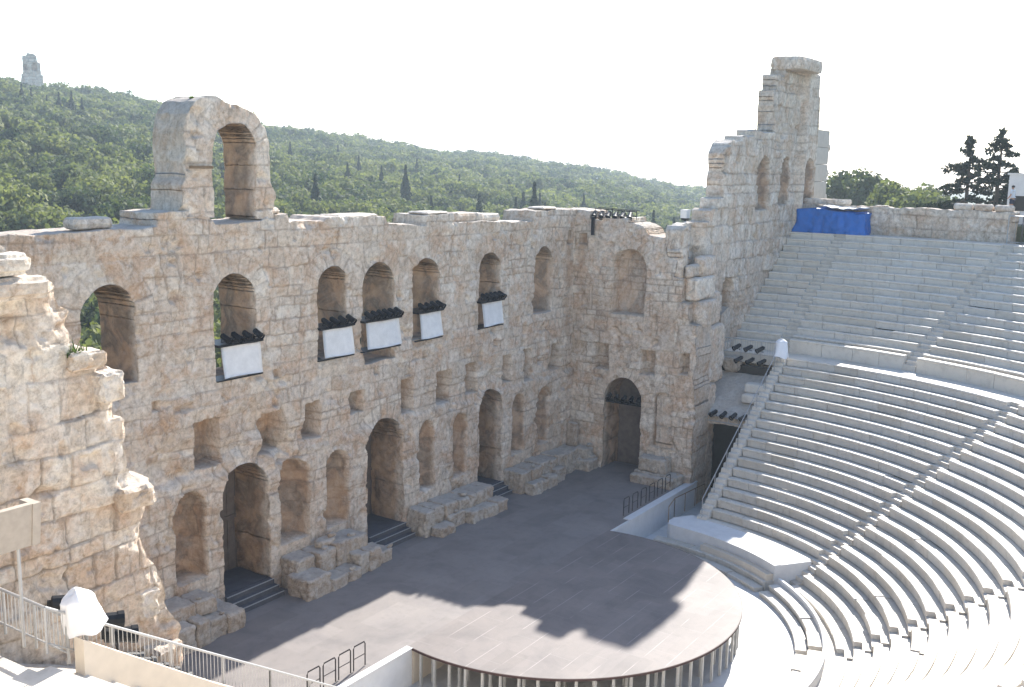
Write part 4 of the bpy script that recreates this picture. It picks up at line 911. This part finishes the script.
# ------------------------------------------------------------------ terrain and hill
CAM = np.array([-37.070, -31.793, 18.225])
SKY = [(-20, 2.6), (10, 3.2), (30.7, 3.5), (33.4, 3.25), (35.2, 3.0), (37.8, 2.65), (43.5, 1.62), (46.6, 1.3), (49.2, .92), (53, .6), (55.7, .48), (59, .03), (62.2, -.38), (65.4, -1.05), (67, -1.2), (72, -1.9), (80, -2.4), (120, -2.4)]
def hill(X, Y):
    dx, dy = X-CAM[0], Y-CAM[1]; r = np.hypot(dx, dy); az = np.degrees(np.arctan2(dx, dy))
    el = np.interp(az, [a for a, _ in SKY], [b for _, b in SKY]); D = np.interp(az, [0, 30, 60, 80], [400, 425, 600, 640])
    zt = CAM[2]+D*np.tan(np.radians(el))-5.2
    s = np.clip((r-105)/(D-105), 0, 1); z = -3+(zt+3)*s**.85
    zf = -60+0*r; k = smooth(0, 1, (r-D)/500); z = z*(1-k)+zf*k
    z = z+np.clip((r-120)/100, 0, 1)*2.2*fbm(X/45, Y/45, X*0, 401, 3)*(r < D*1.3)
    face = smooth(-40, -5, az)*1.0
    z = -3+(z+3)*face*(np.abs(az) < 130)
    # the mound the seats are dug into, under the camera
    R = np.hypot(X, Y-YC); yb = Y-np.clip((X-44)*.3, 0, 200)
    mk = smooth(38.95, 39.3, R)*(1-smooth(-14, -6, yb))*(1-smooth(42, 95, R)*.30)*(1-smooth(110, 260, R)*.6)
    z = np.where(mk > 0, np.maximum(z, -3+18.0*mk), z)
    z = np.where(R < 38.5, -3., z)
    return z
def terrain():
    # rings about the theatre, fine near and coarse far
    rr = np.concatenate([np.linspace(0, 38.9, 6), np.linspace(39.0, 39.5, 4), np.linspace(41, 130, 30), np.linspace(136, 700, 90), np.geomspace(730, 3200, 24)])
    na = 240; A = np.linspace(0, 2*pi, na, endpoint=False)
    Rg, Ag = np.meshgrid(rr, A, indexing='ij'); X = Rg*np.sin(Ag); Y = YC-Rg*np.cos(Ag); Z = hill(X, Y)
    V = np.stack([X, Y, Z], -1).reshape(-1, 3); I, J = np.meshgrid(np.arange(len(rr)-1), np.arange(na), indexing='ij'); I = I.ravel(); J = J.ravel()
    F = np.stack([I*na+J, I*na+(J+1) % na, (I+1)*na+(J+1) % na, (I+1)*na+J], 1)
    o = mesh_obj('ground', V, F, M['ground'], None, None, True); return tag(o, kind='structure')
terrain()

# ------------------------------------------------------------------ trees
def crown(r, n, rx, rz, lobes=6, leaf=.45, flat=.6, seed_t=None):
    """leaf clumps spread through a lumpy crown; base of the crown at z=0"""
    c = []
    for k in range(lobes):
        a = r.uniform(0, 2*pi); q = r.uniform(.15, .75)*rx; c.append((q*cos(a), q*sin(a), rz*r.uniform(.35, .75), rx*r.uniform(.35, .6)))
    c.append((0, 0, rz*.62, rx*.62)); c = np.array(c)
    w = c[:, 3]**2; k = r.choice(len(c), n, p=w/w.sum())
    d = r.normal(size=(n, 3)); d /= np.linalg.norm(d, axis=1)[:, None]; rad = c[k, 3]*r.uniform(.62, 1.06, n)
    P = c[k, :3]+d*rad[:, None]*np.array((1, 1, flat))
    N = d+r.normal(0, .55, (n, 3)); N /= np.linalg.norm(N, axis=1)[:, None]
    t = np.cross(N, r.normal(size=(n, 3))); t /= np.linalg.norm(t, axis=1)[:, None]; b = np.cross(N, t)
    s = leaf*r.uniform(.6, 1.3, n)[:, None]
    V = np.stack([P-t*s-b*s*.7, P+t*s-b*s*.6, P+t*s*.8+b*s*.8, P-t*s*.9+b*s*.6], 1).reshape(-1, 3)
    F = np.arange(n*4).reshape(-1, 4); tint = np.repeat(r.uniform(0, .35, n), 4)
    return V, F, tint
def trunk_mb(h, r0, lean=0., limbs=3, r=None, spread=1.5):
    m = MB(); m.tube([(0, 0, -.8), (lean*.3, 0, h*.4), (lean*.8, 0, h*.75), (lean, 0, h)], [r0, r0*.85, r0*.65, r0*.4], 7)
    for k in range(limbs):
        a = r.uniform(0, 2*pi); z = h*r.uniform(.55, .85); m.tube([(lean*z/h, 0, z), (lean*z/h+cos(a)*spread*.6, sin(a)*spread*.6, z+h*.2), (lean+cos(a)*spread, sin(a)*spread, z+h*.33)], [r0*.45, r0*.3, r0*.12], 5)
    return m
def proto_tree(kind, seed):
    r = np.random.default_rng(seed); e = empty(kind)
    if kind == 'pine_tree':
        h = r.uniform(5, 6.5); rx = r.uniform(3.0, 4.6)
        trunk_mb(h*.75, .2, r.uniform(-.5, .5), 4, r, rx*.7).build('trunk', M['trunk'], e)
        V, F, t = crown(r, 1100, rx, 5.0, 10, .27, .8); V[:, 2] += h*.26; t = np.clip(t*1.2+[.05, .5, .2, .65, .35, .1, .55][seed % 7], 0, 1)
        mesh_obj('crown', V, F, M['pine'], e, np.stack([t, t*0, t*0], 1))
    elif kind == 'cypress_tree':
        h = r.uniform(9, 12); n = 600; z = r.uniform(0, 1, n)**.8; a = r.uniform(0, 2*pi, n); w = (.95*np.sin(np.clip(z*1.05+.12, 0, 1)*pi)**.7+.12)*r.uniform(.6, 1.1, n)
        P = np.stack([w*np.cos(a), w*np.sin(a), .6+z*h], 1); s = .24*r.uniform(.6, 1.3, n)[:, None]
        N = np.stack([np.cos(a), np.sin(a), 0*a+.3], 1)+r.normal(0, .4, (n, 3)); t_ = np.cross(N, (0, 0, 1.)); t_ /= np.linalg.norm(t_, axis=1)[:, None]; b = np.cross(N, t_); b /= np.linalg.norm(b, axis=1)[:, None]
        V = np.stack([P-t_*s*.8-b*s, P+t_*s*.8-b*s, P+t_*s*.5+b*s*1.6, P-t_*s*.5+b*s*1.5], 1).reshape(-1, 3); t = np.repeat(r.uniform(0, 1, n), 4)
        mesh_obj('crown', V, np.arange(n*4).reshape(-1, 4), M['cypress'], e, np.stack([t, t*0, t*0], 1)); trunk_mb(1.6, .16, 0, 0, r).build('trunk', M['trunk'], e)
    return e
rt = np.random.default_rng(31)
protos = [proto_tree('pine_tree', 40+k) for k in range(7)]; cyp = [proto_tree('cypress_tree', 70+k) for k in range(3)]
puse = {}
def place_tree(ps, k, x, y, s, rz, lab, cat, grp, sink=0.):
    p = ps[k]
    if puse.get(id(p)): o = copy_tree(p)
    else: o = p; puse[id(p)] = True
    o.location = (x, y, float(hill(np.array([x]), np.array([y]))[0])-sink); o.rotation_euler = (0, 0, rz); o.scale = s if hasattr(s, '__len__') else (s, s, s)
    return tag(o, lab, cat, grp)
def polar(azd, r): return CAM[0]+r*sin(RD(azd)), CAM[1]+r*cos(RD(azd))
# nearest belt of the hillside: individual pines
pts = []; tries = 0
while len(pts) < 285 and tries < 12000:
    tries += 1; az = rt.uniform(28.5, 69); r = (112 if az > 47 else 78)+150*rt.random()**1.25; x, y = polar(az, r)
    if all((x-a)**2+(y-b)**2 > (3.2+r*.008)**2 for a, b in pts): pts.append((x, y))
for q, (x, y) in enumerate(pts):
    place_tree(protos, q % 7, x, y, rt.uniform(.75, 1.2), rt.uniform(0, 6.28), 'round-crowned green pine on the near slope of the hill behind the stage wall', 'pine tree', 'pines on the near slope of the hill')
cy = [(45.8, 190, 1.0), (47.5, 250, .9), (50.6, 230, 1.05), (52, 215, .8), (54.6, 205, 1.0), (57.6, 190, 1.15), (57.9, 240, .9), (59, 210, .8), (61.2, 170, .95), (62.4, 185, 1.0), (63.2, 165, .75), (64.1, 200, .9), (44.5, 320, .9), (42.0, 330, .9), (47, 370, .8), (56.2, 300, .8), (60.3, 260, .9), (65.2, 210, .8), (56.6, 215, .9), (57.0, 228, 1.0), (58.2, 205, .8), (60.7, 180, .7), (62.9, 195, .85), (49.3, 260, .8), (53.5, 290, .8), (51.2, 340, .8), (48.1, 310, .75), (63.6, 230, .8)]
cy += [(31.6+.55*k+rt.uniform(-.1, .1), 335+rt.uniform(-8, 8), rt.uniform(.6, .95)) for k in range(8)]
for q, (az, r, s) in enumerate(cy):
    x, y = polar(az, r); up = q >= 28
    place_tree(cyp, q % 3, x, y, (s*1.05, s*1.05, s), rt.uniform(0, 6.28), 'dark narrow cypress in the row just below the hilltop monument' if up else 'dark pointed cypress among the pines on the hillside', 'cypress tree', 'cypresses below the monument' if up else 'cypresses on the hillside')
# the rest of the wood, one mass
def wood():
    Vs = []; Fs = []; Ts = []; off = 0; pts = []
    n = 0; cell = {}
    for _ in range(26000):
        az = rt.uniform(20, 72); D = np.interp(az, [0, 30, 60, 80], [400, 425, 600, 640]); r = sqrt(rt.uniform(190**2, (D*1.06)**2))
        if r < 262 and rt.random() < .35: continue
        x, y = polar(az, r); g = 4.7; ci = (int(x//g), int(y//g))
        if any(((x-a)**2+(y-b)**2) < 4.6**2 for i in (-1, 0, 1) for j in (-1, 0, 1) for a, b in cell.get((ci[0]+i, ci[1]+j), ())): continue
        clear = vn3(np.array([x/28]), np.array([y/28]), np.array([0.]), 88)[0]
        if clear > .62: continue
        cell.setdefault(ci, []).append((x, y)); pts.append((x, y, r, az))
    P = np.array(pts); Z = hill(P[:, 0], P[:, 1])
    for k in range(len(P)):
        x, y, r, az = P[k]; rx = rt.uniform(2.3, 5.2); nl = int(np.interp(r, [190, 300, 600], [640, 360, 190])); lf = np.interp(r, [190, 300, 600], [.34, .44, .6])
        V, F, t = crown(rt, nl, rx, rt.uniform(3.6, 6.4), 6, lf*.95, .8)
        V = V+np.array((x, y, Z[k]+rt.uniform(.6, 2.2))); Vs.append(V); Fs.append(F+off); off += len(V)
        Ts.append(np.clip(t*1.1+rt.uniform(-.1, .75), 0, 1))
    T = np.concatenate(Ts); o = mesh_obj('pine_wood', np.concatenate(Vs), np.concatenate(Fs), M['pine'], None, np.stack([T, T*0, T*0], 1))
    print('wood trees', len(P), 'faces', off//4)
    tag(o, 'pine wood covering the far slopes and crest of the hill', 'wood', None, 'stuff')
wood()
# trees beyond the right-hand wall
tl = ['rounded blue-green tree beside the tower beyond the right wall', 'taller blue-green tree second from the tower beyond the right wall', 'bushy green tree third from the tower beyond the right wall', 'low olive-green tree in the middle of the group beyond the right wall', 'small bushy tree left of the dark conifers', 'low green bush nearest the dark conifers']
pr = []
for q, (az, r, top_, rx) in enumerate(((73.9, 150, 18.9, 3.9), (75.3, 145, 19.0, 3.8), (76.5, 130, 17.6, 3.4), (77.2, 120, 16.6, 3.0), (77.9, 150, 17.2, 3.4), (78.6, 125, 16.2, 2.8))):
    e = empty('broadleaf_tree'); r_ = np.random.default_rng(200+q); x, y = polar(az, r); z = float(hill(np.array([x]), np.array([y]))[0]); e.location = (x, y, z); h = top_-z
    trunk_mb(h*.6, .25, .2, 4, r_, rx*.6).build('trunk', M['trunk'], e); V, F, t = crown(r_, 2200, rx, h*.9, 14, .26, 1.0); V[:, 2] += h-V[:, 2].max(); t = np.clip(t+[.25, .2, .45, .6, .3, .5][q], 0, 1)
    mesh_obj('crown', V, F, M['pine'], e, np.stack([t, t*0, t*0], 1)); tag(e, tl[q], 'tree', 'trees beyond the right wall')
def conifer(az, r, ztop, wmax, seed, lab, lean):
    r_ = np.random.default_rng(seed); x, y = polar(az, r); z0 = float(hill(np.array([x]), np.array([y]))[0]); e = empty('dark_conifer', (x, y, z0)); h = ztop-z0
    m = MB(); m.tube([(0, 0, -.5), (lean*.4, 0, h*.5), (lean, 0, h)], [.2, .13, .03], 7); Ps = []
    for k in range(50):
        f = .12+.86*k/49+r_.uniform(-.02, .02); a = r_.uniform(0, 2*pi); L = wmax*(1.06-f)**.95*r_.uniform(.45, 1.15); dr = r_.uniform(-.32, .18)
        p0 = np.array((lean*f, 0, h*f)); p2 = p0+np.array((cos(a)*L, sin(a)*L, L*dr)); p1 = (p0+p2)/2+np.array((0, 0, -.06*L))
        m.tube([p0, p1, p2], [.05, .035, .012], 5)
        n = int(20+L*34); tt = r_.uniform(.25, 1.05, n); q = p0*(1-tt)[:, None]+p2*tt[:, None]+r_.normal(0, .13, (n, 3))*np.array((1, 1, .8))-np.array((0, 0, .08)); Ps.append(q)
    m.build('trunk', M['trunk'], e); P = np.concatenate(Ps); n = len(P)
    N = r_.normal(size=(n, 3)); N /= np.linalg.norm(N, axis=1)[:, None]; t_ = np.cross(N, r_.normal(size=(n, 3))); t_ /= np.linalg.norm(t_, axis=1)[:, None]; b = np.cross(N, t_); s = .13*r_.uniform(.5, 1.3, n)[:, None]
    V = np.stack([P-t_*s-b*s*.6, P+t_*s-b*s*.5, P+t_*s*.7+b*s*.7, P-t_*s+b*s*.5], 1).reshape(-1, 3); t = np.repeat(r_.uniform(0, 1, n), 4)
    mesh_obj('crown', V, np.arange(n*4).reshape(-1, 4), M['conifer'], e, np.stack([t, t*0, t*0], 1)); tag(e, lab, 'conifer', 'dark conifers at the right edge')
conifer(79.75, 95, 21.4, 3.9, 301, 'left of the two ragged dark conifers standing above the right wall', .3)
conifer(81.1, 92, 22.0, 3.6, 302, 'taller right one of the two ragged dark conifers above the right wall', .6)
conifer(81.9, 99, 18.9, 2.6, 303, 'shorter dark conifer filling in at the right edge behind the two tall ones', .1)

# ------------------------------------------------------------------ hilltop monument, small buildings on the hill
az, r = 32.15, 421.; x, y = polar(az, r); z = float(hill(np.array([x]), np.array([y]))[0])
mp_ = [(-3.8, -6), (3.8, -6), (3.5, 5.4), (2.9, 5.6), (2.7, 9.4), (2.0, 9.6), (1.7, 11.8), (.7, 12.6), (-1.4, 12.7), (-1.6, 11.9), (-2.9, 11.7), (-3.0, 5.6), (-3.5, 5.4)]
mo = relief('monument', -4.2, 4.2, -6, 13.2, .2, mp_, lambda h, d, zz: np.stack([h, d-1.2+.09*h*h*.6, zz], 1), M['stone_left'], 401, 4.0, [], [(lambda H, Z: arch_sdf(H, Z, .9, 6.6, 9.2, .85), .8, .8), (lambda H, Z: arch_sdf(H, Z, -2.0, 6.6, 9.0, .6), .7, .8)], wob=.2, block=.08, ch=(.8, 1.0), bw=(1, 2))
mo.location = (x, y, z+4.6); mo.rotation_euler = (0, 0, -RD(az)); tag(mo, 'pale ruined tower monument on the hilltop at the far left', 'monument')
for q, (az, r, w, h, lab) in enumerate(((60.6, 480, 12, 5, 'pale low house among trees high on the right slope'), (45.9, 172, 3, 3.0, 'small pale kiosk roof behind the stage wall'))):
    x, y = polar(az, r); z = float(hill(np.array([x]), np.array([y]))[0]); e = tag(empty('hillside_house', (x, y, z), -RD(az)), lab, 'house'); m = MB(); m.box(-w/2, w/2, 0, w*.6, -1, h); m.build('wall', M['beige'], e)
    m = MB(); m.prism([(-w/2-.3, h), (w/2+.3, h), (0, h+w*.14)], -.3, w*.6+.3); m.build('roof', M['panel'], e)
    for k in (-1, 1): m = MB(); m.box(k*w*.25-.5, k*w*.25+.5, -.06, -.005, h*.4, h*.75); m.build('window', M['dark'], e)
# small white hut and lamp at the right edge, person behind the wall
hx, hy, _ = pol(43.5, RD(74.6), 0); hz = float(hill(np.array([hx]), np.array([hy]))[0])
e = tag(empty('white_hut', (hx, hy, hz), RD(-15)), 'small white hut cut off by the right edge behind the wall', 'hut'); m = MB(); m.box(-.9, .9, -.8, .8, -.2, 3.3); m.build('wall', M['white_wall'], e); m = MB(); m.box(-1.0, 1.0, -.9, .9, 3.302, 3.42); m.build('roof', M['panel'], e); m = MB(); m.box(-.925, -.902, -.4, .4, .9, 1.9); m.build('window', M['dark'], e)
# person
def person():
    px, py, _ = pol(38.70, RD(72.75), 0); pz = 15.86
    e = tag(empty('person', (px, py, pz), RD(-20)), 'person in pale shirt and dark shorts behind the back wall blocks at the right edge', 'person')
    vs = [(0, 0, .92), (0, 0, 1.12), (0, 0, 1.35), (0, .0, 1.46), (0, .02, 1.53), (0, .03, 1.60), (0, .03, 1.70), (.09, 0, .86), (.1, .03, .48), (.1, -.02, .08), (.1, .14, .04), (-.09, 0, .86), (-.11, .06, .48), (-.12, -.02, .08), (-.12, .13, .04),
          (.19, 0, 1.40), (.25, -.01, 1.12), (.22, .14, .92), (.21, .2, .86), (-.19, 0, 1.40), (-.25, .0, 1.12), (-.21, .16, .95), (-.2, .22, .90)]
    es = [(0, 1), (1, 2), (2, 3), (3, 4), (4, 5), (5, 6), (0, 7), (7, 8), (8, 9), (9, 10), (0, 11), (11, 12), (12, 13), (13, 14), (3, 15), (15, 16), (16, 17), (17, 18), (3, 19), (19, 20), (20, 21), (21, 22)]
    rad = [.14, .13, .15, .09, .055, .085, .075, .085, .06, .042, .035, .085, .06, .042, .035, .058, .045, .035, .035, .058, .045, .035, .035]
    def skin(name, vs, es, rad, mat, root):
        me = bpy.data.meshes.new(name); me.from_pydata(vs, es, []); o = bpy.data.objects.new(name, me); C.objects.link(o); o.parent = e
        md = o.modifiers.new('skin', 'SKIN'); sv = me.skin_vertices[0].data if me.skin_vertices else None
        if sv is None:
            bpy.context.view_layer.objects.active = o; me.update()
        try:
            sv = me.skin_vertices[0].data
        except Exception:
            sv = None
        if sv:
            for v, q in zip(sv, rad): v.radius = (q, q)
            sv[root].use_root = True
        sb = o.modifiers.new('sub', 'SUBSURF'); sb.levels = 2; sb.render_levels = 2; me.materials.append(mat); return o
    skin('body', vs, es, rad, M['skin'], 0)
    skin('shirt', [(0, 0, .98), (0, 0, 1.12), (0, 0, 1.36), (0, 0, 1.46), (.2, 0, 1.40), (.245, 0, 1.2), (-.2, 0, 1.40), (-.245, 0, 1.2)], [(0, 1), (1, 2), (2, 3), (3, 4), (4, 5), (3, 6), (6, 7)], [.165, .155, .17, .10, .078, .07, .078, .07], M['shirt'], 1)
    skin('shorts', [(0, 0, .95), (.095, 0, .84), (.1, .02, .55), (-.095, 0, .84), (-.11, .04, .55)], [(0, 1), (1, 2), (0, 3), (3, 4)], [.16, .108, .092, .108, .092], M['shorts'], 0)
    m = MB(); V = []; F = []
    for j in range(9):
        for i in range(16):
            t = pi*.62*j/8; a = 2*pi*i/16; V.append((.098*sin(t)*cos(a), .012+.105*sin(t)*sin(a), 1.665+.105*cos(t)))
    F = [(j*16+i, j*16+(i+1) % 16, (j+1)*16+(i+1) % 16, (j+1)*16+i) for j in range(8) for i in range(16)]
    m.add(V, F); m.build('hair', M['hair'], e, True)
person()

# ------------------------------------------------------------------ air
HAZE = .00042
if HAZE:
    m = MB(); m.box(-3300, 3300, -3300, 3300, -75, 75); hz_ = m.build('haze', None); tag(hz_, kind='stuff')
    mt = bpy.data.materials.new('haze air'); mt.use_nodes = True; nt = mt.node_tree; nt.nodes.remove(nt.nodes['Principled BSDF'])
    pv = nt.nodes.new('ShaderNodeVolumePrincipled'); pv.inputs['Color'].default_value = (.74, .87, 1, 1); pv.inputs['Density'].default_value = HAZE; pv.inputs['Anisotropy'].default_value = .25
    nt.links.new(pv.outputs[0], nt.nodes['Material Output'].inputs['Volume']); hz_.data.materials.append(mt)

# ------------------------------------------------------------------ light, camera
SD = np.array([1.42, .277, 1.0]); SD /= np.linalg.norm(SD)
el = asin(SD[2]); azs = atan2(SD[0], SD[1])
w = bpy.data.worlds.new('World'); scene.world = w; w.use_nodes = True; nt = w.node_tree
sk = nt.nodes.new('ShaderNodeTexSky'); sk.sky_type = 'NISHITA'; sk.sun_disc = False; sk.sun_elevation = el; sk.sun_rotation = azs
sk.air_density = 1.0; sk.dust_density = .7; sk.ozone_density = 1.6
bg = nt.nodes['Background']; bg.inputs['Strength'].default_value = .115; nt.links.new(sk.outputs[0], bg.inputs[0])
sl = bpy.data.lights.new('sun', 'SUN'); sl.energy = 4.5; sl.angle = RD(.55); sl.color = (1, .95, .87)
so = bpy.data.objects.new('sun', sl); C.objects.link(so)
from mathutils import Vector, Matrix
so.rotation_euler = Vector(SD).to_track_quat('Z', 'Y').to_euler(); so.location = (60, 20, 60)
cd = bpy.data.cameras.new('camera'); co_ = bpy.data.objects.new('camera', cd); C.objects.link(co_)
yw, pt, ro = RD(56.5565), RD(9.72727), RD(1.23518)
fwd = Vector((sin(yw)*cos(pt), cos(yw)*cos(pt), -sin(pt))); rtv = Vector((cos(yw), -sin(yw), 0)); upv = rtv.cross(fwd)
r2 = rtv*cos(ro)+upv*sin(ro); u2 = upv*cos(ro)-rtv*sin(ro)
mx = Matrix((r2, u2, -fwd)).transposed().to_4x4(); mx.translation = Vector(CAM); co_.matrix_world = mx
cd.sensor_width = 36; cd.lens = 1041.255/1024*36; cd.clip_end = 9000; cd.clip_start = .1
scene.camera = co_
vs_ = scene.view_settings; vs_.view_transform = 'Standard'; vs_.look = 'None'; vs_.exposure = 1.4; vs_.gamma = 1; vs_.use_curve_mapping = False
scene.cycles.max_bounces = 8; scene.cycles.diffuse_bounces = 4; scene.cycles.volume_bounces = 0; scene.cycles.use_denoising = True
scene.render.engine = 'CYCLES'
